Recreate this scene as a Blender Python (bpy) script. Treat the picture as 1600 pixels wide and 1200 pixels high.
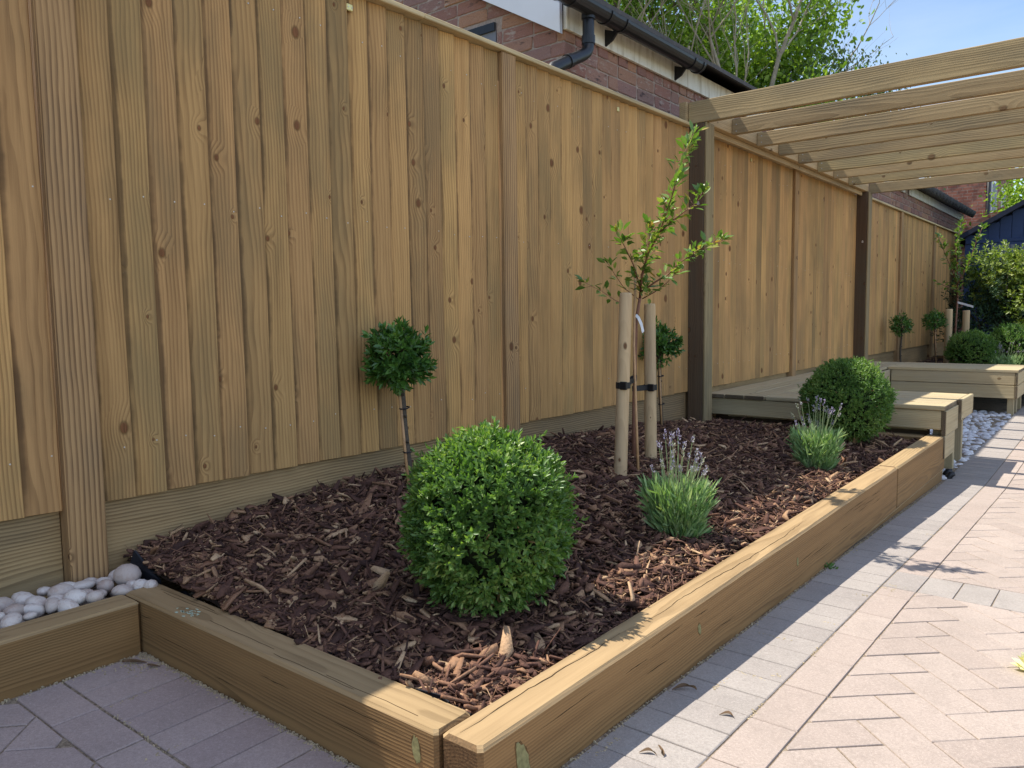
import bpy, math, random
import numpy as np
from mathutils import Vector, Matrix

for o in list(bpy.data.objects):
    bpy.data.objects.remove(o)
SC = bpy.context.scene
COL = SC.collection
R = random.Random(7)
NR = np.random.default_rng(11)

# ------------------------------------------------------------------ camera
CAM = Vector((2.301, 0.0, 0.925))
PIT, YAW, ROL = 0.0892, 0.6763, -0.0139
fw = Vector((-math.sin(YAW) * math.cos(PIT), math.cos(YAW) * math.cos(PIT), -math.sin(PIT)))
rt = Vector((math.cos(YAW), math.sin(YAW), 0))
up = rt.cross(fw)
rt2 = rt * math.cos(ROL) + up * math.sin(ROL)
up2 = -rt * math.sin(ROL) + up * math.cos(ROL)
cd = bpy.data.cameras.new('camera')
co = bpy.data.objects.new('camera', cd)
COL.objects.link(co)
co.matrix_world = Matrix(((rt2.x, up2.x, -fw.x, CAM.x), (rt2.y, up2.y, -fw.y, CAM.y), (rt2.z, up2.z, -fw.z, CAM.z), (0, 0, 0, 1)))
cd.sensor_fit = 'HORIZONTAL'
cd.sensor_width = 36
cd.lens = 36 * 1212.4 / 1600
cd.clip_start = 0.02
cd.clip_end = 2000
SC.camera = co

# ------------------------------------------------------------------ light
SUN = Vector((-0.588, -0.13, 1.0)).normalized()      # towards the sun
ELEV = math.asin(SUN.z)
AZ = math.atan2(SUN.x, SUN.y)
W = bpy.data.worlds.new('World')
SC.world = W
W.use_nodes = True
wn = W.node_tree
wn.nodes.clear()
wo = wn.nodes.new('ShaderNodeOutputWorld')
wb = wn.nodes.new('ShaderNodeBackground')
sky = wn.nodes.new('ShaderNodeTexSky')
sky.sky_type = 'NISHITA'
sky.sun_disc = False
sky.sun_elevation = ELEV
sky.sun_rotation = -AZ
sky.air_density = 1.0
sky.dust_density = 0.6
sky.ozone_density = 1.6
wtc = wn.nodes.new('ShaderNodeTexCoord')
wmp = wn.nodes.new('ShaderNodeMapping')
wmp.inputs['Scale'].default_value = (1.2, 2.6, 5.0)
wmp.inputs['Rotation'].default_value = (0.2, 0.5, 0.4)
wns = wn.nodes.new('ShaderNodeTexNoise')
wns.inputs['Scale'].default_value = 1.6
wns.inputs['Detail'].default_value = 7
wns.inputs['Roughness'].default_value = 0.55
wrp = wn.nodes.new('ShaderNodeMapRange')
wrp.inputs['From Min'].default_value = 0.42
wrp.inputs['From Max'].default_value = 0.78
wrp.inputs['To Max'].default_value = 0.34
wmx = wn.nodes.new('ShaderNodeMix')
wmx.data_type = 'RGBA'
wmx.inputs['B'].default_value = (4.4, 4.8, 5.4, 1)
wn.links.new(wtc.outputs['Generated'], wmp.inputs['Vector'])
wn.links.new(wmp.outputs['Vector'], wns.inputs['Vector'])
wn.links.new(wns.outputs['Fac'], wrp.inputs['Value'])
wn.links.new(wrp.outputs['Result'], wmx.inputs['Factor'])
wn.links.new(sky.outputs['Color'], wmx.inputs['A'])
wn.links.new(wmx.outputs['Result'], wb.inputs['Color'])
wb.inputs['Strength'].default_value = 0.135
wn.links.new(wb.outputs['Background'], wo.inputs['Surface'])
sl = bpy.data.lights.new('sun', 'SUN')
sl.energy = 4.5
sl.angle = math.radians(0.5)
sl.color = (1.0, 0.95, 0.86)
so = bpy.data.objects.new('sun', sl)
COL.objects.link(so)
so.rotation_euler = (-SUN).to_track_quat('-Z', 'Y').to_euler()
so.location = (-6, -1, 12)
SC.view_settings.view_transform = 'Standard'
SC.view_settings.look = 'None'
SC.view_settings.gamma = 1
SC.view_settings.use_curve_mapping = False
SC.view_settings.exposure = 0.78
SC.cycles.max_bounces = 7
SC.cycles.diffuse_bounces = 4
SC.cycles.glossy_bounces = 2
SC.cycles.transmission_bounces = 3
SC.cycles.transparent_max_bounces = 4


# ------------------------------------------------------------------ node helper
class NT:
    def __init__(s, name):
        s.m = bpy.data.materials.new(name)
        s.m.use_nodes = True
        s.t = s.m.node_tree
        s.t.nodes.clear()
        s.out = s.t.nodes.new('ShaderNodeOutputMaterial')

    def node(s, typ, **kw):
        n = s.t.nodes.new('ShaderNode' + typ)
        for k, v in kw.items():
            if hasattr(n, k) and k not in n.inputs:
                setattr(n, k, v)
            else:
                s.put(n.inputs[k.replace('_', ' ')], v)
        return n

    def put(s, sock, v):
        if isinstance(v, bpy.types.NodeSocket):
            s.t.links.new(v, sock)
        elif isinstance(v, (tuple, list)) and len(v) == 3 and sock.type == 'RGBA':
            sock.default_value = (*v, 1)
        else:
            sock.default_value = v

    def m_(s, op, a, b=0.0, c=0.0, clamp=False):
        n = s.t.nodes.new('ShaderNodeMath')
        n.operation = op
        n.use_clamp = clamp
        s.put(n.inputs[0], a)
        s.put(n.inputs[1], b)
        s.put(n.inputs[2], c)
        return n.outputs[0]

    def add(s, a, b): return s.m_('ADD', a, b)
    def mul(s, a, b): return s.m_('MULTIPLY', a, b)
    def fract(s, a): return s.m_('FRACT', a)

    def step(s, v, lo, hi, to0=0.0, to1=1.0):
        n = s.t.nodes.new('ShaderNodeMapRange')
        n.interpolation_type = 'SMOOTHSTEP'
        s.put(n.inputs['Value'], v)
        n.inputs['From Min'].default_value = lo
        n.inputs['From Max'].default_value = hi
        n.inputs['To Min'].default_value = to0
        n.inputs['To Max'].default_value = to1
        return n.outputs['Result']

    def mix(s, f, a, b, mode='MIX'):
        n = s.t.nodes.new('ShaderNodeMix')
        n.data_type = 'RGBA'
        n.blend_type = mode
        s.put(n.inputs['Factor'], f)
        s.put(n.inputs['A'], a)
        s.put(n.inputs['B'], b)
        return n.outputs['Result']

    def comb(s, x, y, z):
        n = s.t.nodes.new('ShaderNodeCombineXYZ')
        s.put(n.inputs[0], x)
        s.put(n.inputs[1], y)
        s.put(n.inputs[2], z)
        return n.outputs[0]

    def noise(s, vec, scale=1.0, detail=4.0, rough=0.55, dist=0.0):
        n = s.t.nodes.new('ShaderNodeTexNoise')
        if vec is not None:
            s.put(n.inputs['Vector'], vec)
        s.put(n.inputs['Scale'], scale)
        s.put(n.inputs['Detail'], detail)
        s.put(n.inputs['Roughness'], rough)
        s.put(n.inputs['Distortion'], dist)
        return n.outputs['Fac']

    def ramp(s, f, stops):
        n = s.t.nodes.new('ShaderNodeValToRGB')
        e = n.color_ramp.elements
        while len(e) < len(stops):
            e.new(0.5)
        for i, (p, c) in enumerate(stops):
            e[i].position = p
            e[i].color = (*c, 1)
        s.put(n.inputs[0], f)
        return n.outputs['Color']

    def bump(s, h, strength, dist, normal=None):
        n = s.t.nodes.new('ShaderNodeBump')
        s.put(n.inputs['Height'], h)
        n.inputs['Strength'].default_value = strength
        n.inputs['Distance'].default_value = dist
        if normal is not None:
            s.put(n.inputs['Normal'], normal)
        return n.outputs['Normal']

    def finish(s, color, rough=0.8, normal=None, spec=0.3, metal=0.0, trans=None):
        b = s.t.nodes.new('ShaderNodeBsdfPrincipled')
        s.put(b.inputs['Base Color'], color)
        s.put(b.inputs['Roughness'], rough)
        s.put(b.inputs['Specular IOR Level'], spec)
        s.put(b.inputs['Metallic'], metal)
        if normal is not None:
            s.put(b.inputs['Normal'], normal)
        sh = b.outputs[0]
        if trans is not None:
            t = s.t.nodes.new('ShaderNodeBsdfTranslucent')
            s.put(t.inputs['Color'], trans[1])
            if normal is not None:
                s.put(t.inputs['Normal'], normal)
            mx = s.t.nodes.new('ShaderNodeMixShader')
            s.put(mx.inputs[0], trans[0])
            s.t.links.new(sh, mx.inputs[1])
            s.t.links.new(t.outputs[0], mx.inputs[2])
            sh = mx.outputs[0]
        s.t.links.new(sh, s.out.inputs['Surface'])
        return s.m


def wood(name, axis, light, dark, ring=0.011, knots=0.55, knot_col=(0.10, 0.045, 0.02), stain=(0.20, 0.17, 0.10),
         stain_amt=0.35, tint=0.30, straight=False, rough=0.78, contrast=0.55, knot_scale=1.0, bump=0.5, warp=0.06, top=None, end=None, lap_shade=False):
    """sawn softwood cut from a log: rings round an off-centre pith, knots that push the rings aside"""
    t = NT(name)
    tc = t.node('TexCoord')
    sp = t.node('SeparateXYZ', Vector=tc.outputs['Object'])
    oi = t.node('ObjectInfo')
    rnd = oi.outputs['Random']
    c = {'x': sp.outputs[0], 'y': sp.outputs[1], 'z': sp.outputs[2]}
    u = c[axis]
    v, w = [c[k] for k in 'xyz' if k != axis]
    r1 = t.fract(t.mul(rnd, 7.13))
    r2 = t.fract(t.mul(rnd, 23.7))
    r3 = t.fract(t.mul(rnd, 61.3))
    uo = t.add(u, t.mul(rnd, 43.0))
    vo = t.add(v, t.mul(t.add(r1, -0.5), 0.16))
    wo_ = t.add(w, t.add(0.015, t.mul(r2, 0.07)))
    low = t.noise(t.comb(t.mul(uo, 1.7), t.mul(vo, 7.0), t.mul(wo_, 7.0)), 1.0, 2.0, 0.5)
    mid = t.noise(t.comb(t.mul(uo, 6.0), t.mul(vo, 24.0), t.mul(wo_, 24.0)), 1.0, 2.0, 0.5)
    if straight:
        rad = t.add(t.add(vo, t.mul(wo_, 0.6)), t.mul(t.add(low, -0.5), 0.012))
    else:
        rad = t.m_('SQRT', t.add(t.mul(vo, vo), t.mul(wo_, wo_)))
        rad = t.add(rad, t.mul(t.add(low, -0.5), warp))
        rad = t.add(rad, t.mul(uo, 0.006))
    rad = t.add(rad, t.mul(t.add(mid, -0.5), 0.004))
    vor = t.node('TexVoronoi', voronoi_dimensions='2D', feature='F1')
    t.put(vor.inputs['Vector'], t.comb(t.mul(uo, 5.6 / knot_scale), t.add(t.mul(t.add(v, w), 7.4 / knot_scale), t.mul(r3, 31.0)), 0.0))
    vor.inputs['Scale'].default_value = 1.0
    kd = t.add(vor.outputs['Distance'], t.mul(t.add(mid, -0.5), 0.05))
    kc = t.node('SeparateColor', Color=vor.outputs['Color'])
    has = t.m_('GREATER_THAN', kc.outputs[0], 1.0 - knots)
    ksz = t.add(0.28, t.mul(t.mul(kc.outputs[1], kc.outputs[1]), 0.75))
    kdn = t.m_('DIVIDE', kd, ksz)
    kn = t.mul(t.step(kdn, 0.115, 0.075), has)
    ko = t.mul(t.step(kdn, 0.165, 0.10), has)
    halo = t.mul(t.step(kdn, 0.60, 0.05), has)
    rad = t.add(rad, t.mul(halo, 0.020))
    ph = t.m_('DIVIDE', rad, ring)
    saw = t.fract(ph)
    late = t.mul(t.step(saw, 0.30, 0.86), t.step(saw, 1.0, 0.93))
    fib = t.noise(t.comb(t.mul(uo, 9.0), t.mul(vo, 260.0), t.mul(wo_, 260.0)), 1.0, 3.0, 0.6)
    streak = t.noise(t.comb(t.mul(uo, 1.1), t.mul(vo, 45.0), t.mul(wo_, 45.0)), 1.0, 3.0, 0.6)
    blot = t.noise(t.comb(t.mul(uo, 1.6), t.mul(vo, 5.0), t.mul(wo_, 5.0)), 1.0, 4.0, 0.6)
    late = t.mul(late, t.step(blot, 0.30, 0.62, 0.35, 1.0))
    k = t.add(t.mul(late, contrast), t.mul(t.step(streak, 0.35, 0.75), 0.36))
    k = t.m_('MINIMUM', t.add(k, t.mul(t.add(fib, -0.5), 0.45)), 1.0)
    k = t.m_('MAXIMUM', k, 0.0)
    col = t.mix(k, light, dark)
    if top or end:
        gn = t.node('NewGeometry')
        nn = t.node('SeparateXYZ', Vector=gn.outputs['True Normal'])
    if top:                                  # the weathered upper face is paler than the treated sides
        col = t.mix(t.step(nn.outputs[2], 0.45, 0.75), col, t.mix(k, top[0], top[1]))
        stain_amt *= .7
    if end:                                  # sawn end grain
        en = t.m_('ABSOLUTE', nn.outputs['xyz'.index(axis)])
        eg = t.noise(t.comb(t.mul(v, 190.0), t.mul(w, 190.0), 0.0), 1.0, 4.0, 0.7)
        col = t.mix(t.step(en, 0.6, 0.8), col, t.mix(t.step(eg, 0.35, 0.65), end, tuple(x * 2.1 for x in end)))
    col = t.mix(t.mul(t.step(blot, 0.42, 0.72), stain_amt), col, stain)
    if lap_shade:                                  # contact shade at board laps put into the colour, broken up by noise
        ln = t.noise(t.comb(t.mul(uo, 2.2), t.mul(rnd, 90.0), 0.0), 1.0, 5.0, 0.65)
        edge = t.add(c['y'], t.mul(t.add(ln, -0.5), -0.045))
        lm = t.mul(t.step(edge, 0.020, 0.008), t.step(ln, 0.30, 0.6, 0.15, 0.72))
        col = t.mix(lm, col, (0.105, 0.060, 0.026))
    grn = t.mix(r2, (1 - tint * .8, 1 - tint * .8, 1 - tint * .7), (1 + tint * .45, 1 + tint * .36, 1 + tint * .22))
    col = t.mix(1.0, col, grn, 'MULTIPLY')
    hue = t.mix(r3, (1 - tint * .12, 1.0, 1 - tint * .05), (1 + tint * .07, 1.0, 1 + tint * .08))
    col = t.mix(1.0, col, hue, 'MULTIPLY')
    col = t.mix(t.mul(ko, 0.75), col, tuple(x * 0.55 for x in dark))
    col = t.mix(t.mul(kn, 0.82), col, t.mix(t.step(fib, .3, .7), knot_col, tuple(x * 1.9 for x in knot_col)))
    h = t.add(t.add(t.mul(late, 0.6), t.mul(fib, 0.5)), t.mul(kn, 0.6))
    nrm = t.bump(h, bump, 0.0022)
    return t.finish(col, t.add(rough, t.mul(late, -0.1)), nrm, 0.22)


def plain(name, col, rough=0.6, spec=0.4, metal=0.0, var=0.12, scale=30.0, bump=0.0, bd=0.002):
    t = NT(name)
    tc = t.node('TexCoord')
    n = t.noise(tc.outputs['Object'], scale, 5.0, 0.6)
    n2 = t.noise(tc.outputs['Object'], scale * 0.13, 3.0, 0.6)
    f = t.add(t.mul(n, 0.6), t.mul(n2, 0.4))
    c = t.mix(t.step(f, 0.25, 0.75), tuple(x * (1 - var) for x in col), tuple(min(1, x * (1 + var)) for x in col))
    nr = t.bump(n, bump, bd) if bump else None
    return t.finish(c, rough, nr, spec, metal)


def leafmat(name, stops, rough=0.42, trans=0.30, spec=0.45, patch=0.0):
    t = NT(name)
    g = t.node('NewGeometry')
    rp = g.outputs['Random Per Island']
    if name == 'lavender_flower':
        oi = t.node('ObjectInfo')
        rp = t.add(t.mul(rp, 0.4), t.mul(oi.outputs['Random'], 0.6))
    if patch:
        tc = t.node('TexCoord')
        n = t.noise(tc.outputs['Object'], patch, 2.0, 0.5)
        rp = t.m_('ADD', t.mul(rp, 0.62), t.mul(t.step(n, 0.32, 0.68), 0.38), clamp=True)
    c = t.ramp(rp, stops)
    tcol = t.mix(1.0, c, (1.35, 1.5, 0.55), 'MULTIPLY')
    return t.finish(c, rough, None, spec, 0.0, (trans, tcol))


# ------------------------------------------------------------------ mesh helpers
class MB:
    def __init__(s):
        s.v = []
        s.f = []

    def quadloop(s, rings, cap0=True, cap1=True):
        b = len(s.v)
        n = len(rings[0])
        for r in rings:
            s.v.extend([tuple(p) for p in r])
        for i in range(len(rings) - 1):
            for j in range(n):
                k = (j + 1) % n
                s.f.append((b + i * n + j, b + i * n + k, b + (i + 1) * n + k, b + (i + 1) * n + j))
        if cap0:
            s.f.append(tuple(b + j for j in reversed(range(n))))
        if cap1:
            s.f.append(tuple(b + (len(rings) - 1) * n + j for j in range(n)))

    def box(s, x0, x1, y0, y1, z0, z1, c=0.0):
        if c <= 0:
            s.quadloop([[(x0, y0, z0), (x1, y0, z0), (x1, y1, z0), (x0, y1, z0)],
                        [(x0, y0, z1), (x1, y0, z1), (x1, y1, z1), (x0, y1, z1)]])
            return
        def ring(i, z):
            a0, a1, b0, b1 = x0 + i, x1 - i, y0 + i, y1 - i
            return [(a0 + c, b0, z), (a1 - c, b0, z), (a1, b0 + c, z), (a1, b1 - c, z), (a1 - c, b1, z), (a0 + c, b1, z), (a0, b1 - c, z), (a0, b0 + c, z)]
        s.quadloop([ring(c * .9, z0), ring(0, z0 + c), ring(0, z1 - c), ring(c * .9, z1)])

    def tube(s, pts, rad, n=8, caps=True):
        pts = [Vector(p) for p in pts]
        if not isinstance(rad, (list, tuple)):
            rad = [rad] * len(pts)
        rings = []
        ref = None
        for i, p in enumerate(pts):
            d = (pts[min(i + 1, len(pts) - 1)] - pts[max(i - 1, 0)]).normalized()
            if ref is None:
                ref = d.orthogonal().normalized()
            ref = (ref - d * ref.dot(d))
            if ref.length < 1e-5:
                ref = d.orthogonal()
            ref.normalize()
            b = d.cross(ref)
            rings.append([p + (ref * math.cos(2 * math.pi * k / n) + b * math.sin(2 * math.pi * k / n)) * rad[i] for k in range(n)])
        s.quadloop(rings, caps, caps)

    def prism(s, poly, z0, z1, c=0.0, zf=None):
        """convex footprint -> block with a chamfered top; zf(y) adds the fall of the ground"""
        zf = zf or (lambda y: 0.0)
        cx = sum(p[0] for p in poly) / len(poly)
        cy = sum(p[1] for p in poly) / len(poly)
        def sh(d):
            out = []
            for x, y in poly:
                l = math.hypot(x - cx, y - cy) or 1
                out.append((x - (x - cx) / l * d, y - (y - cy) / l * d))
            return out
        rings = [[(x, y, z0 + zf(y)) for x, y in poly]]
        if c > 0:
            rings.append([(x, y, z1 - c + zf(y)) for x, y in poly])
            rings.append([(x, y, z1 + zf(y)) for x, y in sh(c * 1.3)])
        else:
            rings.append([(x, y, z1 + zf(y)) for x, y in poly])
        s.quadloop(rings)

    def mesh(s, name, mat=None, smooth=False):
        me = bpy.data.meshes.new(name)
        me.from_pydata(s.v, [], s.f)
        me.update()
        if mat:
            me.materials.append(mat)
        if smooth:
            me.polygons.foreach_set('use_smooth', [True] * len(me.polygons))
        return me


def obj(name, me, parent=None, loc=(0, 0, 0), rot=(0, 0, 0), scale=None):
    o = bpy.data.objects.new(name, me)
    COL.objects.link(o)
    o.location = loc
    o.rotation_euler = rot
    if scale:
        o.scale = scale
    if parent:
        o.parent = parent
    return o


def tag(o, label=None, cat=None, group=None, kind=None):
    if label: o['label'] = label
    if cat: o['category'] = cat
    if group: o['group'] = group
    if kind: o['kind'] = kind
    return o


def thing(name, loc, label, cat, group=None):
    return tag(obj(name, None, None, loc), label, cat, group)


def origin(o):
    p = Vector((0, 0, 0))
    while o is not None:
        p += Vector(o.location)
        o = o.parent
    return p


BOXC = {}


def bpart(name, parent, x0, x1, y0, y1, z0, z1, mat, c=0.003, rot=(0, 0, 0)):
    """a chamfered timber placed by its bounds; alike ones share mesh data"""
    d = (round(x1 - x0, 4), round(y1 - y0, 4), round(z1 - z0, 4), c, mat.name)
    if d not in BOXC:
        b = MB()
        b.box(-d[0] / 2, d[0] / 2, -d[1] / 2, d[1] / 2, -d[2] / 2, d[2] / 2, c)
        BOXC[d] = b.mesh(name, mat)
    ctr = Vector(((x0 + x1) / 2, (y0 + y1) / 2, (z0 + z1) / 2))
    return obj(name, BOXC[d], parent, ctr - (origin(parent) if parent else Vector()), rot)


def wmesh(name, mb, parent, mat, smooth=False):
    """mesh given in world coordinates, under a parent"""
    return obj(name, mb.mesh(name, mat, smooth), parent, -origin(parent) if parent else (0, 0, 0))


def arr_mesh(name, V, F, mat, smooth=False):
    """numpy vertices (n,3) and quads (m,4) -> mesh"""
    me = bpy.data.meshes.new(name)
    me.vertices.add(len(V))
    me.vertices.foreach_set('co', np.ascontiguousarray(V, dtype=np.float32).ravel())
    k = F.shape[1]
    me.loops.add(F.size)
    me.loops.foreach_set('vertex_index', np.ascontiguousarray(F, dtype=np.int32).ravel())
    me.polygons.add(len(F))
    me.polygons.foreach_set('loop_start', np.arange(0, F.size, k, dtype=np.int32))
    if smooth:
        me.polygons.foreach_set('use_smooth', np.ones(len(F), dtype=bool))
    me.update(calc_edges=True)
    me.validate()
    if mat:
        me.materials.append(mat)
    return me


def unit(a):
    return a / np.maximum(np.linalg.norm(a, axis=1, keepdims=True), 1e-9)


LEAF_T = np.array([(0, 0, 0), (.36, .30, .10), (.40, .62, .08), (0, 1.0, -.06), (-.40, .62, .08), (-.36, .30, .10), (0, .5, -.02)])
LEAF_F = np.array([(0, 1, 2, 6), (6, 2, 3, 3), (0, 6, 4, 5), (6, 3, 4, 4)])
LEAF_Q = np.array([(0, 1, 2, 3), (0, 3, 4, 5)])


def leaves(P, D, U, L, Wd):
    """leaf blades: base P, along D, upper side U, length L, width Wd -> verts, quads"""
    n = len(P)
    D = unit(D)
    S = unit(np.cross(D, U))
    N = np.cross(S, D)
    T = LEAF_T[:6]
    V = (P[:, None, :] + S[:, None, :] * (T[None, :, 0:1] * Wd[:, None, None]) + D[:, None, :] * (T[None, :, 1:2] * L[:, None, None])
         + N[:, None, :] * (T[None, :, 2:3] * Wd[:, None, None] * 1.6))
    F = (LEAF_Q[None] + (np.arange(n) * 6)[:, None, None]).reshape(-1, 4)
    return V.reshape(-1, 3), F


def rand_unit(n):
    return unit(NR.normal(size=(n, 3)))


# ------------------------------------------------------------------ ground levels
def gz(y):
    return float(np.interp(y, [-3, 1.2, 1.8, 2.9, 4, 5, 6.5, 8, 14], [.052, .05, .03, .0, -.04, -.075, -.06, -.045, -.045]))


def mz(x, y):
    f = np.interp(y, [1.03, 1.2, 1.52, 2.0, 2.4, 3.09, 4.06, 4.9], [.225, .257, .285, .31, .335, .30, .25, .19])
    e = np.interp(y, [1.0, 1.25, 4.7, 4.97], [.150, .158, .158, .155])
    k = np.clip(1 - np.asarray(x) / 1.38, 0, 1)
    return e + (f - e) * k


# ------------------------------------------------------------------ materials
M = {}
FL, FD = (0.585, 0.343, 0.134), (0.240, 0.124, 0.043)
for a in 'xyz':
    M['fence_' + a] = wood('fence_wood_' + a, a, FL, FD, ring=0.011, knots=0.30, knot_col=(0.125, 0.05, 0.02), stain=(0.30, 0.195, 0.078), stain_amt=0.55, tint=0.33, contrast=0.62, warp=0.055)
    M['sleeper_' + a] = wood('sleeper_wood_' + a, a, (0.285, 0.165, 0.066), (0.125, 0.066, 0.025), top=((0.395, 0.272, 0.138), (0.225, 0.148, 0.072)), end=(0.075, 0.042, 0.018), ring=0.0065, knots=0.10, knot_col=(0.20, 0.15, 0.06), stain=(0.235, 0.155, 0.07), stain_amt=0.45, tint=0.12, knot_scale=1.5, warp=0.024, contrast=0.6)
    M['bench_' + a] = wood('bench_wood_' + a, a, (0.50, 0.405, 0.238), (0.285, 0.21, 0.108), end=(0.075, 0.055, 0.034), ring=0.010, warp=0.035, contrast=0.42, knots=0.16, knot_col=(0.16, 0.10, 0.05), stain=(0.40, 0.35, 0.24), stain_amt=0.5, tint=0.14)
    M['pergola_' + a] = wood('pergola_wood_' + a, a, (0.47, 0.348, 0.178), (0.23, 0.155, 0.070), ring=0.011, knots=0.34, knot_col=(0.13, 0.075, 0.035), stain=(0.27, 0.215, 0.125), stain_amt=0.6, tint=0.42, knot_scale=1.3, warp=0.035, contrast=0.5)
M['fence_z'] = wood('fence_board_wood', 'z', FL, FD, ring=0.0105, knots=0.30, knot_col=(0.125, 0.05, 0.02), stain=(0.275, 0.190, 0.085), stain_amt=0.6, tint=0.32, contrast=0.60, warp=0.045, lap_shade=True, bump=0.8)
M['postwood'] = wood('fence_post_wood', 'z', (0.47, 0.285, 0.128), (0.15, 0.078, 0.032), ring=0.0085, knots=0.10, straight=True, tint=0.10, contrast=0.85, stain=(0.24, 0.18, 0.11), bump=0.9)
M['gravelwood'] = wood('gravel_board_wood', 'y', (0.40, 0.278, 0.138), (0.16, 0.10, 0.046), ring=0.010, warp=0.04, knots=0.08, tint=0.16, contrast=0.75, stain=(0.21, 0.165, 0.10), stain_amt=0.5, knot_scale=1.8, bump=0.8)
M['shaded_post'] = wood('shaded_post_wood', 'z', (0.13, 0.082, 0.048), (0.062, 0.038, 0.022), ring=0.011, knots=0.28, tint=0.15, stain=(0.10, 0.085, 0.06), stain_amt=0.5)  # post wood darkened to carry the shade on its near face
M['gap_shade'] = wood('gap_shade_wood', 'x', (0.13, 0.082, 0.048), (0.062, 0.038, 0.022), ring=0.011, knots=0.1, tint=0.15)  # dark wood standing in for the shade below the bench front
M['stakewood'] = wood('stake_wood', 'z', (0.54, 0.39, 0.22), (0.34, 0.225, 0.115), ring=0.02, knots=0.5, tint=0.08, stain=(0.36, 0.27, 0.18), stain_amt=0.5, knot_scale=0.8, contrast=.35)
M['cap_wood'] = wood('cap_rail_wood', 'y', (0.60, 0.47, 0.26), (0.40, 0.28, 0.14), ring=0.009, knots=0.06, tint=0.08, warp=0.03)
M['black'] = plain('black_plastic', (0.011, 0.011, 0.013), 0.38, 0.4, var=0.3)
M['strap'] = plain('black_rubber_strap', (0.014, 0.014, 0.016), 0.55, 0.4)
M['white'] = plain('white_plastic', (0.75, 0.76, 0.78), 0.4, 0.4, var=0.04)
M['brass'] = plain('brass', (0.72, 0.60, 0.26), 0.42, 0.5, 0.75, var=0.2, scale=120)
M['steel'] = plain('nail_steel', (0.55, 0.52, 0.46), 0.5, 0.5, 0.4)
M['crack'] = plain('dark_crack', (0.05, 0.03, 0.015), 0.9, 0.1)
M['greenknot'] = plain('treated_knot', (0.22, 0.20, 0.09), 0.75, 0.2, var=0.4, scale=90, bump=0.4)
M['bark_edge'] = plain('knot_bark', (0.13, 0.075, 0.032), 0.9, 0.1, var=0.5, scale=150)
M['slate'] = plain('roof_tile', (0.075, 0.07, 0.068), 0.8, 0.25, var=0.35, scale=20, bump=0.4)
M['soil'] = plain('soil', (0.045, 0.030, 0.022), 0.95, 0.1, var=0.5, scale=60, bump=0.8, bd=0.01)
M['membrane'] = plain('weed_membrane', (0.012, 0.013, 0.018), 0.6, 0.3)
M['cane'] = plain('bamboo_cane', (0.45, 0.26, 0.12), 0.5, 0.4, var=0.25, scale=40)
M['stem'] = plain('stem_bark', (0.085, 0.068, 0.05), 0.85, 0.2, var=0.4, scale=120, bump=0.4)
M['twig'] = plain('red_twig', (0.20, 0.095, 0.06), 0.7, 0.3, var=0.3, scale=100)
M['bare'] = plain('bare_branch', (0.34, 0.285, 0.22), 0.85, 0.2, var=0.35, scale=14)
M['bark'] = plain('tree_bark', (0.12, 0.095, 0.07), 0.9, 0.15, var=0.4, scale=8, bump=0.6, bd=0.01)
M['navy'] = plain('navy_paint', (0.028, 0.048, 0.115), 0.55, 0.35, var=0.2, scale=9)
M['shutter'] = plain('grey_paint', (0.17, 0.175, 0.20), 0.6, 0.35, var=0.15, scale=8)
M['grit'] = plain('sand_grit', (0.42, 0.34, 0.22), 0.9, 0.2, var=0.5, scale=200)
M['residue'] = plain('copper_residue', (0.42, 0.52, 0.40), 0.85, 0.2, var=0.4, scale=200)
M['felt'] = plain('roof_felt', (0.018, 0.022, 0.040), 0.75, 0.25, var=0.3, scale=30)


def fascia_mat():
    t = NT('aged_white_board')
    tc = t.node('TexCoord')
    sp = t.node('SeparateXYZ', Vector=tc.outputs['Object'])
    n = t.noise(t.comb(t.mul(sp.outputs[0], 3.0), t.mul(sp.outputs[1], 9.0), t.mul(sp.outputs[2], 1.5)), 1.6, 5.0, 0.65)
    d = t.noise(tc.outputs['Object'], 70.0, 3.0, 0.6)
    c = t.mix(t.step(n, 0.45, 0.75), (0.74, 0.71, 0.62), (0.42, 0.36, 0.25))
    c = t.mix(t.step(d, 0.68, 0.74), c, (0.16, 0.12, 0.08))
    return t.finish(c, 0.6, None, 0.3)


M['fascia'] = fascia_mat()
M['barge'] = plain('painted_bargeboard', (0.46, 0.49, 0.55), 0.55, 0.3, var=0.05, scale=6)


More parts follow.
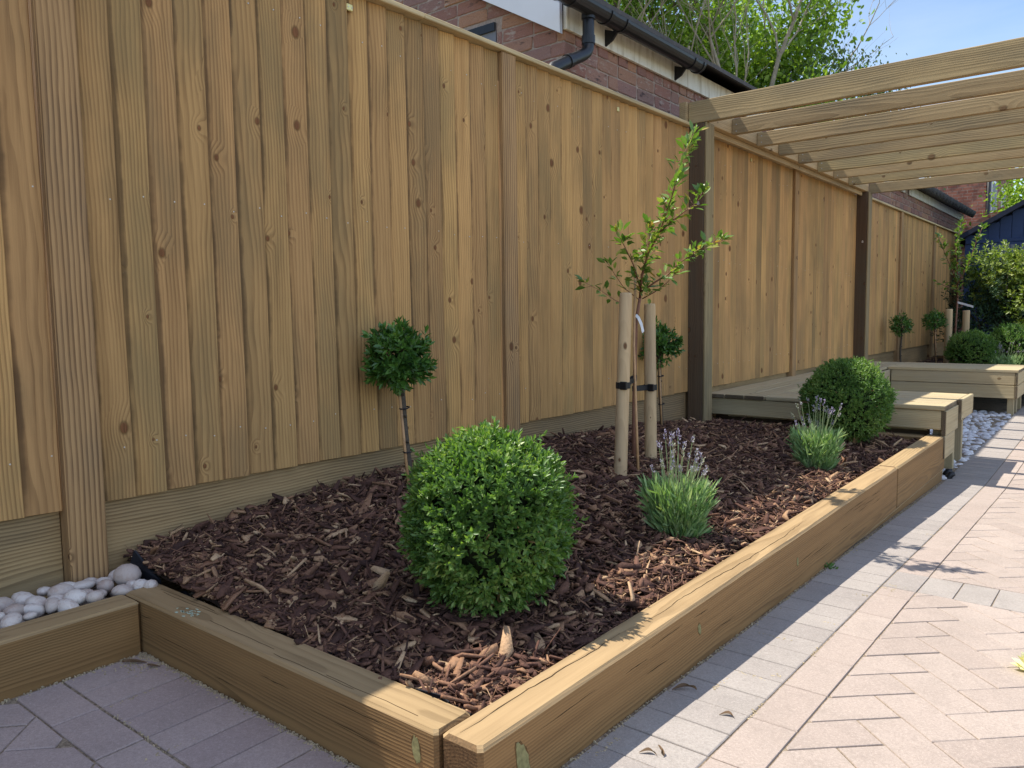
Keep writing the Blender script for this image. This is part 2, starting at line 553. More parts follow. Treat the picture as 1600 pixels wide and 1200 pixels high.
def brick_mat(pieces=True):
    t = NT('old_brick' if pieces else 'brick_wall_far')
    tc = t.node('TexCoord')
    if pieces:
        oi = t.node('ObjectInfo')
        g = t.node('NewGeometry')
        rnd = t.fract(t.add(oi.outputs['Random'], g.outputs['Random Per Island']))
        off = t.node('VectorMath', operation='ADD')
        t.put(off.inputs[0], tc.outputs['Object'])
        t.put(off.inputs[1], t.comb(t.mul(oi.outputs['Random'], 31.0), t.mul(oi.outputs['Random'], 17.0), 0.0))
        vec = off.outputs[0]
        base = t.ramp(rnd, [(0.0, (0.28, 0.150, 0.125)), (0.3, (0.34, 0.168, 0.128)), (0.6, (0.30, 0.178, 0.155)), (0.85, (0.42, 0.225, 0.14)), (1.0, (0.24, 0.155, 0.14))])
        n1 = t.noise(vec, 16.0, 5.0, 0.65)
        n2 = t.noise(vec, 9.0, 4.0, 0.6)
        n3 = t.noise(vec, 140.0, 3.0, 0.6)
        c = t.mix(t.mul(t.step(n1, 0.52, 0.66), t.step(t.fract(t.mul(rnd, 13.7)), 0.35, 0.7, 0.1, 0.8)), base, (0.48, 0.40, 0.35))
        c = t.mix(t.mul(t.step(n2, 0.60, 0.70), 0.8), c, (0.055, 0.042, 0.045))
        c = t.mix(t.mul(t.step(n3, 0.4, 0.7), 0.35), c, (0.09, 0.05, 0.042))
        return t.finish(c, 0.9, t.bump(t.add(n1, t.mul(n3, 0.6)), 0.8, 0.006), 0.2)
    sp = t.node('SeparateXYZ', Vector=tc.outputs['Object'])
    bt = t.node('TexBrick')
    t.put(bt.inputs['Vector'], t.comb(t.add(sp.outputs[0], sp.outputs[1]), sp.outputs[2], 0.0))
    for k, v in {'Scale': 1.0, 'Mortar Size': 0.008, 'Brick Width': 0.235, 'Row Height': 0.08, 'Bias': -0.1}.items():
        bt.inputs[k].default_value = v
    bt.inputs['Color1'].default_value = (0.25, 0.088, 0.062, 1)
    bt.inputs['Color2'].default_value = (0.36, 0.17, 0.13, 1)
    bt.inputs['Mortar'].default_value = (0.30, 0.24, 0.21, 1)
    n1 = t.noise(tc.outputs['Object'], 5.0, 5.0, 0.65)
    c = t.mix(t.mul(t.step(n1, 0.42, 0.62), 0.7), bt.outputs['Color'], (0.12, 0.065, 0.06))
    return t.finish(c, 0.9, None, 0.2)


M['brick'] = brick_mat(True)
M['brick_far'] = brick_mat(False)
M['mortar'] = plain('mortar', (0.36, 0.28, 0.235), 0.95, 0.1, var=0.35, scale=60, bump=0.7, bd=0.004)


def paver_mat(name, a, b):
    t = NT(name)
    tc = t.node('TexCoord')
    oi = t.node('ObjectInfo')
    g = t.node('NewGeometry')
    rnd = t.fract(t.add(oi.outputs['Random'], g.outputs['Random Per Island']))
    pos = g.outputs['Position']
    fine = t.noise(pos, 420.0, 3.0, 0.7)
    fine2 = t.noise(pos, 900.0, 2.0, 0.6)
    big = t.noise(pos, 5.0, 5.0, 0.6)
    mid = t.noise(pos, 28.0, 4.0, 0.6)
    c = t.mix(rnd, a, b)
    c = t.mix(t.mul(t.step(big, 0.40, 0.68), 0.48), c, tuple(x * 0.72 for x in a))
    c = t.mix(t.mul(t.step(mid, 0.5, 0.75), 0.22), c, tuple(x * 0.6 for x in b))
    spk = t.noise(pos, 170.0, 3.0, 0.75)
    c = t.mix(t.mul(t.step(spk, 0.50, 0.66), 0.42), c, tuple(x * 0.60 for x in a))
    c = t.mix(t.mul(t.step(spk, 0.46, 0.36), 0.35), c, tuple(min(.8, x * 1.35) for x in a))
    c = t.mix(t.mul(t.step(fine, 0.52, 0.66), 0.45), c, tuple(x * 0.58 for x in a))
    c = t.mix(t.mul(t.step(fine2, 0.60, 0.68), 0.6), c, tuple(min(.85, x * 1.5) for x in a))
    return t.finish(c, 0.9, t.bump(t.add(fine, t.mul(mid, 0.8)), 0.55, 0.0025), 0.25)


M['paver_pink'] = paver_mat('block_paving_pink', (0.415, 0.338, 0.285), (0.36, 0.288, 0.243))
M['paver_grey'] = paver_mat('block_paving_grey', (0.355, 0.313, 0.277), (0.300, 0.262, 0.235))
M['paver_purple'] = paver_mat('block_paving_plum', (0.41, 0.325, 0.292), (0.355, 0.275, 0.252))


def joint_mat():
    t = NT('joint_sand')
    g = t.node('NewGeometry')
    n = t.noise(g.outputs['Position'], 120.0, 4.0, 0.7)
    b = t.noise(g.outputs['Position'], 7.0, 4.0, 0.6)
    c = t.mix(t.step(n, 0.35, 0.65), (0.15, 0.115, 0.082), (0.34, 0.27, 0.19))
    c = t.mix(t.mul(t.step(b, 0.5, 0.7), 0.6), c, (0.075, 0.062, 0.045))
    return t.finish(c, 0.95, t.bump(n, 0.7, 0.004), 0.15)


M['joint'] = joint_mat()


def ground_mat():
    t = NT('ground_earth')
    g = t.node('NewGeometry')
    n = t.noise(g.outputs['Position'], 0.7, 6.0, 0.65)
    d = t.noise(g.outputs['Position'], 18.0, 5.0, 0.7)
    c = t.mix(t.step(n, 0.4, 0.6), (0.11, 0.13, 0.05), (0.20, 0.17, 0.12))
    c = t.mix(t.mul(d, 0.5), c, (0.09, 0.085, 0.05))
    return t.finish(c, 0.95, t.bump(d, 0.6, 0.03), 0.1)


M['ground'] = ground_mat()


def mulch_mat():
    t = NT('bark_mulch')
    g = t.node('NewGeometry')
    oi = t.node('ObjectInfo')
    rnd = t.fract(t.add(t.mul(oi.outputs['Random'], 5.0), g.outputs['Random Per Island']))
    n = t.noise(g.outputs['Position'], 160.0, 4.0, 0.65)
    c = t.ramp(rnd, [(0.0, (0.052, 0.026, 0.020)), (0.35, (0.108, 0.052, 0.036)), (0.58, (0.155, 0.077, 0.051)), (0.76, (0.235, 0.122, 0.071)), (0.90, (0.37, 0.215, 0.118)), (1.0, (0.56, 0.38, 0.22))])
    c = t.mix(t.mul(t.step(n, 0.4, 0.7), 0.6), c, t.mix(1.0, c, (0.45, 0.42, 0.42), 'MULTIPLY'))
    return t.finish(c, 0.85, t.bump(n, 0.8, 0.003), 0.25)


M['mulch'] = mulch_mat()


def pebble_mat(name, lo, hi):
    t = NT(name)
    tc = t.node('TexCoord')
    oi = t.node('ObjectInfo')
    g = t.node('NewGeometry')
    rnd = t.fract(t.add(oi.outputs['Random'], g.outputs['Random Per Island']))
    n = t.noise(g.outputs['Position'], 45.0, 5.0, 0.65, 0.8)
    n2 = t.noise(g.outputs['Position'], 260.0, 3.0, 0.6)
    c = t.mix(rnd, lo, hi)
    c = t.mix(t.mul(t.step(n, 0.48, 0.66), 0.5), c, tuple(x * k for x, k in zip(lo, (0.80, 0.66, 0.62))))
    c = t.mix(t.mul(t.step(n2, 0.55, 0.7), 0.25), c, tuple(x * .55 for x in lo))
    return t.finish(c, 0.62, t.bump(t.add(n, t.mul(n2, .5)), 0.35, 0.002), 0.35)


M['pebble'] = pebble_mat('pale_pebble', (0.42, 0.345, 0.30), (0.63, 0.575, 0.525))
M['pebble_w'] = pebble_mat('white_pebble', (0.52, 0.51, 0.52), (0.70, 0.70, 0.71))

M['box_leaf'] = leafmat('box_leaf', [(0, (0.050, 0.110, 0.022)), (0.42, (0.098, 0.195, 0.040)), (0.76, (0.195, 0.315, 0.070)), (1, (0.40, 0.47, 0.14))], 0.44, 0.32, 0.5, 5.0)
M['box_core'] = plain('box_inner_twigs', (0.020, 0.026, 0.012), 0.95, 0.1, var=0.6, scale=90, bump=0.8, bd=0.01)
M['lol_leaf'] = leafmat('laurel_leaf', [(0, (0.026, 0.072, 0.016)), (0.5, (0.060, 0.145, 0.026)), (0.85, (0.115, 0.245, 0.04)), (1, (0.20, 0.33, 0.06))], 0.36, 0.22, 0.5, 9.0)
M['lav_leaf'] = leafmat('lavender_leaf', [(0, (0.12, 0.22, 0.085)), (0.5, (0.22, 0.35, 0.14)), (1, (0.38, 0.48, 0.25))], 0.6, 0.25, 0.25)
M['lav_stalk'] = plain('lavender_stalk', (0.24, 0.29, 0.14), 0.7, 0.2)
M['lav_flower'] = leafmat('lavender_flower', [(0, (0.19, 0.16, 0.30)), (0.4, (0.32, 0.29, 0.36)), (0.7, (0.40, 0.40, 0.33)), (1, (0.26, 0.30, 0.17))], 0.8, 0.1, 0.1)
M['tree_leaf'] = leafmat('young_tree_leaf', [(0, (0.085, 0.17, 0.034)), (0.55, (0.15, 0.25, 0.048)), (0.84, (0.25, 0.33, 0.07)), (0.94, (0.40, 0.33, 0.09)), (1, (0.45, 0.22, 0.09))], 0.36, 0.32, 0.5)
M['bright_leaf'] = leafmat('bright_tree_leaf', [(0, (0.10, 0.18, 0.028)), (0.5, (0.20, 0.31, 0.042)), (1, (0.34, 0.45, 0.07))], 0.5, 0.38, 0.3, 0.8)
M['grey_leaf'] = leafmat('weeping_tree_leaf', [(0, (0.055, 0.095, 0.035)), (0.6, (0.11, 0.16, 0.06)), (1, (0.20, 0.25, 0.11))], 0.55, 0.3, 0.3, 0.8)
M['gold_leaf'] = leafmat('golden_shrub_leaf', [(0, (0.07, 0.12, 0.026)), (0.5, (0.18, 0.25, 0.045)), (0.85, (0.33, 0.37, 0.075)), (1, (0.48, 0.44, 0.14))], 0.45, 0.3, 0.4, 2.0)
M['dark_leaf'] = leafmat('conifer_leaf', [(0, (0.012, 0.032, 0.014)), (0.6, (0.024, 0.055, 0.022)), (1, (0.05, 0.095, 0.032))], 0.6, 0.1, 0.25, 3.0)
M['weed'] = leafmat('weed_leaf', [(0, (0.05, 0.13, 0.03)), (1, (0.12, 0.23, 0.05))], 0.5, 0.3, 0.3)
M['dryleaf'] = leafmat('dry_leaf', [(0, (0.075, 0.045, 0.03)), (1, (0.22, 0.14, 0.08))], 0.8, 0.15, 0.2)
M['petal'] = leafmat('pale_petal', [(0, (0.72, 0.66, 0.40)), (1, (0.85, 0.82, 0.62))], 0.6, 0.3, 0.2)

# ------------------------------------------------------------------ ground, paving
b = MB()
b.v = [(-150, -150, -0.24), (150, -150, -0.24), (150, 250, -0.24), (-150, 250, -0.24)]
b.f = [(0, 1, 2, 3)]
tag(obj('ground', b.mesh('ground', M['ground'])), 'bare earth and grass ground reaching out to the horizon', 'ground', kind='structure')

ys = [-1.6, 0.5, 1.2, 1.8, 2.35, 2.9, 3.45, 4, 4.5, 5, 5.75, 6.5, 7.25, 8, 9.5, 11.5]
b = MB()
for y in ys:
    b.v += [(-.06, y, gz(y) - .0034), (5.2, y, gz(y) - .0034)]
for i in range(len(ys) - 1):
    b.f.append((2 * i, 2 * i + 1, 2 * i + 3, 2 * i + 2))
# skirt so that the bed has depth
n0 = len(b.v)
paving = tag(obj('paving', b.mesh('paving', M['joint'])), 'block paving in pink and grey with sandy joints', 'paving', kind='structure')


def clip(poly, rect):
    x0, x1, y0, y1 = rect
    for ax, lim, sg in ((0, x0, 1), (0, x1, -1), (1, y0, 1), (1, y1, -1)):
        out = []
        for i in range(len(poly)):
            p, q = poly[i], poly[(i + 1) % len(poly)]
            dp, dq = sg * (p[ax] - lim), sg * (q[ax] - lim)
            if dp >= 0:
                out.append(p)
            if dp * dq < 0:
                t = dp / (dp - dq)
                out.append((p[0] + (q[0] - p[0]) * t, p[1] + (q[1] - p[1]) * t))
        poly = out
        if len(poly) < 3:
            return []
    return poly


def area(p):
    return abs(sum(p[i][0] * p[(i + 1) % len(p)][1] - p[(i + 1) % len(p)][0] * p[i][1] for i in range(len(p)))) / 2


def rectp(x0, x1, y0, y1, g=.0014):
    return [(x0 + g, y0 + g), (x1 - g, y0 + g), (x1 - g, y1 - g), (x0 + g, y1 - g)]


blocks = []                     # (polygon, material)
P_ = 0.1045
y = 0.97
while y < 11.2:                 # header course beside the raised bed
    blocks.append((rectp(1.474, 1.677, y, y + P_), 'paver_grey'))
    y += P_
for y0, y1 in ((.97, 2.74), (2.945, 11.2)):
    y = y0
    while y < y1 - .02:
        e = min(y + .209, y1)
        blocks.append((rectp(1.679, 1.782, y, e), 'paver_pink'))
        y = e
x = 1.679
while x < 3.6:                  # band across the drive
    blocks.append((rectp(x, x + P_, 2.741, 2.944), 'paver_grey'))
    x += P_
x = 0.30
while x < 1.46:                 # courses beside the short sleeper
    blocks.append((rectp(x, x + P_, .728, .929, .0026), 'paver_purple'))
    x += P_
x = 0.30
while x < 1.46:
    blocks.append((rectp(x, x + .209, .622, .726, .0026), 'paver_purple'))
    x += .209


def herring(rect, mat, ox=0.0, oy=0.0):
    w = 0.1045
    c45 = math.sqrt(.5)
    for i in range(-45, 130):
        for j in range(-14, 22):
            for h in (0, 1):
                # herringbone cell: x = i*w + j*2w ; bricks step along the diagonal
                a0 = i * w + j * 4 * w
                b0 = i * w
                if h == 0:
                    q = (a0, a0 + 2 * w, b0, b0 + w)
                else:
                    q = (a0 + 2 * w, a0 + 3 * w, b0 - w, b0 + w)
                g = .0026 if mat == 'paver_purple' else .0014
                pts = [(q[0] + g, q[2] + g), (q[1] - g, q[2] + g), (q[1] - g, q[3] - g), (q[0] + g, q[3] - g)]
                # 45 degrees
                pts = [((px - py) * c45 + ox, (px + py) * c45 + oy) for px, py in pts]
                if max(p[0] for p in pts) < rect[0] or min(p[0] for p in pts) > rect[1] or max(p[1] for p in pts) < rect[2] or min(p[1] for p in pts) > rect[3]:
                    continue
                pts = clip(pts, rect)
                if len(pts) >= 3 and area(pts) > .0006:
                    # drop near duplicate corners
                    cl = [p for k, p in enumerate(pts) if math.hypot(p[0] - pts[k - 1][0], p[1] - pts[k - 1][1]) > .004]
                    if len(cl) >= 3:
                        blocks.append((cl, mat))


herring((1.784, 3.6, -.9, 2.739), 'paver_pink', 1.79, 1.66)
herring((1.784, 3.6, 2.947, 11.2), 'paver_pink', 1.75, 3.02)
herring((0.30, 1.46, -.9, .620), 'paver_purple', .9, .3)
herring((1.462, 1.782, -.9, .965), 'paver_pink', 1.6, .3)


def inview(cx, cy):
    d = Vector((cx, cy, gz(cy))) - CAM
    z = d.dot(fw)
    if z < .2:
        return None
    px, py = 800 + 1212 * d.dot(rt2) / z, 600 - 1212 * d.dot(up2) / z
    return z if -40 < px < 1640 and -40 < py < 1240 else None


rank = []
for i, (p, mt) in enumerate(blocks):
    cx, cy = sum(q[0] for q in p) / len(p), sum(q[1] for q in p) / len(p)
    z = inview(cx, cy)
    rank.append((0 if z else 1, -(area(p) / z ** 2) if z else 0, i, cx, cy))
rank.sort()
rest = {}
for n, (o_, _, i, cx, cy) in enumerate(rank):
    p, mt = blocks[i]
    dz = R.uniform(-.0009, .0009)
    tx = R.uniform(-.006, .006)
    if n < 295 and o_ == 0:
        k = MB()
        k.prism([(q[0] - cx, q[1] - cy) for q in p], -.03, dz, .0020, lambda yy, cy=cy: gz(cy + yy) - gz(cy))
        obj('paving_block', k.mesh('paving_block', M[mt]), paving, (cx, cy, gz(cy)), (0, tx * .4, R.uniform(-.008, .008)))
    else:
        k = rest.setdefault(mt, MB())
        k.prism(p, -.03, dz, .0020, gz)
allrest = MB()
mi = []
for mt, k in rest.items():
    off = len(allrest.v)
    allrest.v += k.v
    allrest.f += [tuple(q + off for q in f) for f in k.f]
    mi += [list(rest).index(mt)] * len(k.f)
me = allrest.mesh('paving_blocks')
for mt in rest:
    me.materials.append(M[mt])
me.polygons.foreach_set('material_index', mi)
tag(obj('paving_blocks', me, paving), kind='stuff')

# ------------------------------------------------------------------ sleepers
SL = M['sleeper_y']


def sleeper(name, x0, x1, y0, y1, z0, z1, mat, label, c=.007):
    t = thing(name, ((x0 + x1) / 2, (y0 + y1) / 2, z0), label, 'sleeper', 'sleepers round the raised bed')
    bpart('timber', t, x0, x1, y0, y1, z0, z1, mat, c)
    return t


def oval_knot(t, axis, pos, ru, rv, tilt=0.0):
    """an oval treated knot let into a sleeper face (1 mm proud)"""
    for nm, s, d, mt in (('knot_rim', 1.12, .0004, 'bark_edge'), ('knot', 1.0, .0012, 'greenknot')):
        k = MB()
        ring0, ring1 = [], []
        for i in range(18):
            a = 2 * math.pi * i / 18
            j = R.uniform(.86, 1.12)
            u_, v_ = math.cos(a) * ru * s * j, math.sin(a) * rv * s * j
            u_, v_ = u_ * math.cos(tilt) - v_ * math.sin(tilt), u_ * math.sin(tilt) + v_ * math.cos(tilt)
            for rg, e, sc in ((ring0, -.004, 1.0), (ring1, d, .93)):
                if axis == 'x':
                    rg.append((pos[0] + e, pos[1] + u_ * sc, pos[2] + v_ * sc))
                else:
                    rg.append((pos[0] + u_ * sc, pos[1] - e, pos[2] + v_ * sc))
        k.quadloop([ring0, ring1])
        wmesh(nm, k, t, M[mt], False)


def crack(t, pts, wd):
    k = MB()
    for i, (x, y, z) in enumerate(pts):
        s = wd * (0.25 + 0.75 * math.sin(math.pi * i / (len(pts) - 1))) * R.uniform(.5, 1.2)
        k.v += [(x - s, y, z), (x + s, y, z)]
    for i in range(len(pts) - 1):
        k.f.append((2 * i, 2 * i + 1, 2 * i + 3, 2 * i + 2))
    wmesh('crack', k, t, M['crack'])


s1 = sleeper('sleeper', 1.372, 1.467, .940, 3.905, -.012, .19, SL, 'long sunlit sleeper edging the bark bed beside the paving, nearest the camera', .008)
pts = []
yy = .96
xx = 1.402
while yy < 2.7:
    pts.append((xx, yy, .1906))
    yy += R.uniform(.012, .04)
    xx += R.uniform(-.0035, .0038)
crack(s1, pts[:22], .0015)
crack(s1, [(p[0] + .012, p[1] + .05, p[2]) for p in pts[22:]], .0013)
oval_knot(s1, 'x', (1.467, 1.055, .115), .017, .045, .35)
oval_knot(s1, 'x', (1.467, 1.79, .118), .008, .017, .3)
oval_knot(s1, 'x', (1.467, 2.53, .10), .008, .016, .2)


def face_checks(t, axis, plane, a0, a1, z0, z1, n):
    for _ in range(n):
        a, z = R.uniform(a0, a1), R.uniform(z0, z1)
        L = R.uniform(.06, .30)
        m = 9
        k = MB()
        for i in range(m):
            f = i / (m - 1)
            h = .0009 * math.sin(math.pi * f) * R.uniform(.4, 1.3) + .0001
            z += R.uniform(-.0012, .0012)
            q = a + L * f
            if axis == 'x':
                k.v += [(plane + .0004, q, z - h), (plane + .0004, q, z + h)]
            else:
                k.v += [(q, plane - .0004, z - h), (q, plane - .0004, z + h)]
        k.f = [(2 * i, 2 * i + 2, 2 * i + 3, 2 * i + 1) for i in range(m - 1)]
        wmesh('crack', k, t, M['crack'])


face_checks(s1, 'x', 1.467, 1.0, 3.6, .06, .17, 16)
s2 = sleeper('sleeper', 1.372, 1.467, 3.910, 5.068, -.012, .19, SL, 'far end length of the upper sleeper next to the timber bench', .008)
s3 = sleeper('sleeper', 1.374, 1.458, 2.70, 5.066, -.215, -.0135, SL, 'lower sleeper showing under the long one where paving falls away', .006)
s4 = sleeper('sleeper', .192, 1.369, .933, 1.030, -.01, .19, M['sleeper_x'], 'short sleeper across the near end of the bark bed, half in shade', .007)
oval_knot(s4, 'y', (1.318, .933, .142), .011, .027, .12)
face_checks(s4, 'y', .933, .25, 1.1, .07, .17, 7)
for q in range(5):
    yy, xx, pts = R.uniform(.95, 1.01), R.uniform(.25, 1.05), []
    kk = MB()
    for i in range(10):
        kk.v += [(xx + .03 * i, yy - .0006, .1905), (xx + .03 * i, yy + .0006, .1905)]
        yy += R.uniform(-.002, .002)
    kk.f = [(2 * i, 2 * i + 2, 2 * i + 3, 2 * i + 1) for i in range(9)]
    wmesh('crack', kk, s4, M['crack'])
k = MB()
for i in range(26):
    px, py = .475 + R.gauss(0, .020), .968 + R.gauss(0, .012)
    a, b_ = R.uniform(.0015, .007), R.uniform(.001, .004)
    k.prism([(px - a, py - b_ * .4), (px - a * .2, py - b_), (px + a, py - b_ * .3), (px + a * .5, py + b_), (px - a * .6, py + b_ * .7)], .189, .1904)
wmesh('copper_residue', k, s4, M['residue'])
s5 = sleeper('sleeper', .192, .290, -1.2, .930, -.01, .188, SL, 'shaded sleeper running toward the camera beside the pebbles by the fence', .007)
s6 = sleeper('sleeper', .13, 1.369, 4.972, 5.066, -.01, .186, M['sleeper_x'], 'sleeper closing the far end of the bed under the bench front', .007)

# ------------------------------------------------------------------ fence
fence = thing('fence', (0, 4, 0), 'tall brown close board timber fence with posts and capping along the bed', 'fence')
posts = [(-1.03, -.93), (.868, .970), (2.795, 2.895), (4.73, 4.83), (6.67, 6.76), (8.60, 8.70), (10.46, 10.56), (12.45, 12.55), (14.3, 14.4)]
for y0, y1 in posts:
    main = (y0, y1) != posts[3] and (y0, y1) != posts[5]
    bpart('post', fence, -.075, .028 if main else -.02, y0, y1, -.3, 2.106, M['postwood'], .004)
PITCH = .0955
BC = {}
nails = MB()
for i in range(len(posts) - 1):
    a, c_ = posts[i][1] + .002, posts[i + 1][0] - .003
    n = max(1, round((c_ - a) / PITCH))
    p = (c_ - a) / n
    zb = .402 if i < 5 else .42
    bpart('gravel_board', fence, -.046, -.0205, posts[i][1] + .001, posts[i + 1][0] - .001, .05 if i < 3 else -.1, zb + .030, M['gravelwood'], .003)
    for j in range(n):
        y0 = a + j * p
        z1 = 2.1045
        key = (round(p, 4), round(zb, 3))
        if key not in BC:
            BC[key] = []
            for q in range(4):
                h = (z1 - zb) / 2
                k = MB()
                wv = p + .012
                bow = R.uniform(-.0025, .0025)
                rings = []
                for s in range(7):
                    z = -h + 2 * h * s / 6
                    off = bow * math.sin(math.pi * s / 6) * 1.0
                    e = R.uniform(-.0012, .0012)
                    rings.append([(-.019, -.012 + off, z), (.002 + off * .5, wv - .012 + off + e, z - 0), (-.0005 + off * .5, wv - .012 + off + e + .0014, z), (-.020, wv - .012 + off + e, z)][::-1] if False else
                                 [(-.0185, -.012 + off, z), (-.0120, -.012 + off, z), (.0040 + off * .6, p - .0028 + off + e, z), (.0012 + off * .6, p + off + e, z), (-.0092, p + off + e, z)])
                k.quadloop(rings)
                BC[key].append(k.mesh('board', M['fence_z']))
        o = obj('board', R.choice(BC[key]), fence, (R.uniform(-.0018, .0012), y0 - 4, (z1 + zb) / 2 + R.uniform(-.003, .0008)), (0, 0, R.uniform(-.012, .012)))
        for zr in (.56, 1.28, 1.95):
            yn, zn = y0 + p * R.uniform(.72, .86), zr + R.uniform(-.012, .012)
            x = .0005
            nails.quadloop([[(x - .004, yn + .0024 * math.cos(q), zn + .0024 * math.sin(q)) for q in [k * math.pi / 3 for k in range(6)]],
                            [(x + .0012, yn + .0024 * math.cos(q), zn + .0024 * math.sin(q)) for q in [k * math.pi / 3 for k in range(6)]]])
tag(wmesh('nail_heads', nails, fence, M['steel']), kind='stuff')
for y0, y1 in ((-1.0, 1.30), (1.302, 2.30), (2.302, 4.715), (4.83, 7.2), (7.202, 8.56), (8.73, 11.4), (11.402, 14.5)):
    bpart('cap_rail', fence, -.075, .036, y0, y1, 2.107, 2.127, M['cap_wood'], .003)
for y in (1.943, 3.84, 5.76):
    k = MB()
    k.box(-.002, .007, y - .014 if y < 3 else y - .009, y + .014 if y < 3 else y + .009, 2.04, 2.066, .003)
    pl = wmesh('brass_plate', k, fence, M['brass'])
    if y < 3:
        k = MB()
        for dy in (-.009, .009):
            k.tube([(.006, y + dy, 2.053), (.0085, y + dy, 2.053)], .0025, 8)
        wmesh('screw', k, pl, M['steel'])

# ------------------------------------------------------------------ pergola
perg = thing('pergola', (0, 6.7, -.1), 'timber pergola with nine rafters and brown posts with painted-in shade against the fence', 'pergola')
RY = [4.743, 5.185, 5.640, 6.082, 6.532, 7.020, 7.475, 7.950, 8.675]
for i, y in enumerate(RY):
    x0 = -.002 if i == 0 else .101
    bpart('rafter', perg, x0, 3.05, y - .022, y + .022, 2.128 if i == 0 else 2.116 + R.uniform(-.003, .003), 2.266 if i == 0 else (2.219 if i == 1 else 2.212), M['pergola_x'], .003, (R.uniform(-.03, .03) if i else 0, .005 if i == 1 else 0, R.uniform(-.004, .004) if i else 0))
bpart('ledger', perg, -.052, -.004, 4.690, 8.72, 2.133, 2.266, M['pergola_y'], .003)
bpart('ledger', perg, -.002, .099, 4.768, 8.648, 2.1305, 2.240, M['pergola_y'], .003)
bpart('support_strip', perg, .044, .060, 4.86, 8.57, 2.09, 2.1285, M['pergola_y'], .003)
for y0 in (4.722, 8.585):
    pp = bpart('post', perg, .0, .108, y0, y0 + .118, -.3, 2.128, M['shaded_post'], .006)
    bpart('bounce_lit_strip', pp, .1095, .124, y0 + .001, y0 + .117, -.15, 2.128, M['pergola_z'], .003)  # added strip: paler wood imitates light bounced onto this side of the post
    k = MB()
    for q in range(2):
        k.tube([(.07, y0 - .006, 1.62 + q * .012), (.07, y0 + .002, 1.62 + q * .012)], .009 - q * .003, 8)
    wmesh('bolt', k, pp, M['steel'])
for y0 in (4.722, 8.585):
    bpart('post', perg, 2.80, 2.92, y0 + .12, y0 + .238, -.3, 1.98, M['shaded_post'], .006)
for i, y in enumerate(RY[1:]):
    k = MB()
    for zz in (2.14, 2.185):
        k.tube([(.135, y - .0215, zz), (.135, y - .0245, zz)], .0045, 8)
    wmesh('screw', k, perg, M['steel'])
bpart('beam', perg, 2.80, 2.92, 4.6, 8.9, 1.982, 2.108, M['pergola_y'], .004)

# ------------------------------------------------------------------ bench
bench = thing('corner_bench', (.7, 6.7, -.06), 'pale timber corner bench of decking boards wrapping round a pebble floor', 'bench')
BT = .365
TH = .026


def run_boards(axis, a0, a1, c0, c1, n, z=BT, th=TH, mats=M):
    w = (c1 - c0) / n
    for i in range(n):
        e = R.uniform(-.002, .002)
        if axis == 'x':
            bpart('deck_board', bench, a0, a1 + e, c0 + i * w + .002, c0 + (i + 1) * w - .002, z - th, z, mats['bench_x'], .003)
        else:
            bpart('deck_board', bench, c0 + i * w + .002, c0 + (i + 1) * w - .002, a0 + e, a1, z - th, z, mats['bench_y'], .003)


# along the fence: three boards whose ends show, then the two wings
run_boards('y', 4.998, 9.02, .004, .418, 3)
run_boards('x', .422, 1.470, 5.000, 5.412, 3)
run_boards('x', .90, 1.470, 5.416, 5.82, 3)
run_boards('x', .422, 1.505, 8.252, 9.02, 6)
# front wing fascias
bpart('fascia', bench, .008, 1.4525, 5.010, 5.034, .226, .336, M['bench_x'], .003)
bpart('fascia', bench, 1.4545, 1.4785, 5.008, 5.395, .192, .3365, M['bench_y'], .003)
bpart('fascia', bench, 1.4525, 1.4765, 5.010, 5.300, .058, .189, M['bench_y'], .003)
bpart('fascia', bench, 1.4725, 1.4965, 5.400, 5.825, .242, .368, M['bench_y'], .003)
bpart('fascia', bench, .43, 1.448, 5.824, 5.846, .205, .336, M['bench_x'], .003)
bpart('fascia', bench, .424, .446, 5.45, 8.248, .205, .336, M['bench_y'], .003)
bpart('fascia', bench, .424, .446, 5.45, 8.248, .075, .202, M['bench_y'], .003)
# back wing
bpart('fascia', bench, .450, 1.478, 8.258, 8.282, .228, .3365, M['bench_x'], .003)
bpart('fascia', bench, .450, 1.478, 8.258, 8.282, .105, .2225, M['bench_x'], .003)
bpart('fascia', bench, 1.480, 1.503, 8.257, 9.01, .228, .3365, M['bench_y'], .003)
bpart('fascia', bench, 1.480, 1.503, 8.257, 9.01, .105, .2225, M['bench_y'], .003)
bpart('fascia', bench, .05, 1.478, 9.0, 9.022, .105, .336, M['bench_x'], .003)
for x, y, z1 in ((1.375, 5.085, .336), (1.375, 5.74, .338), (1.375, 5.45, .336), (.5, 5.74, .33), (1.400, 8.29, .33), (1.400, 8.86, .33), (.5, 8.30, .33), (.9, 8.30, .33), (.5, 6.9, .33), (1.400, 8.52, .33)):
    bpart('leg', bench, x + .022, x + .074, y, y + .045, -.25, z1, M['bench_z'], .003)
bpart('bearer', bench, .13, 1.370, 5.09, 5.135, .205, .334, M['bench_x'], .003)
bpart('gap_shade_board', bench, .02, 1.370, 5.137, 5.159, -.12, .334, M['gap_shade'], .003)  # added dark board so the gap under the bench front reads as shade

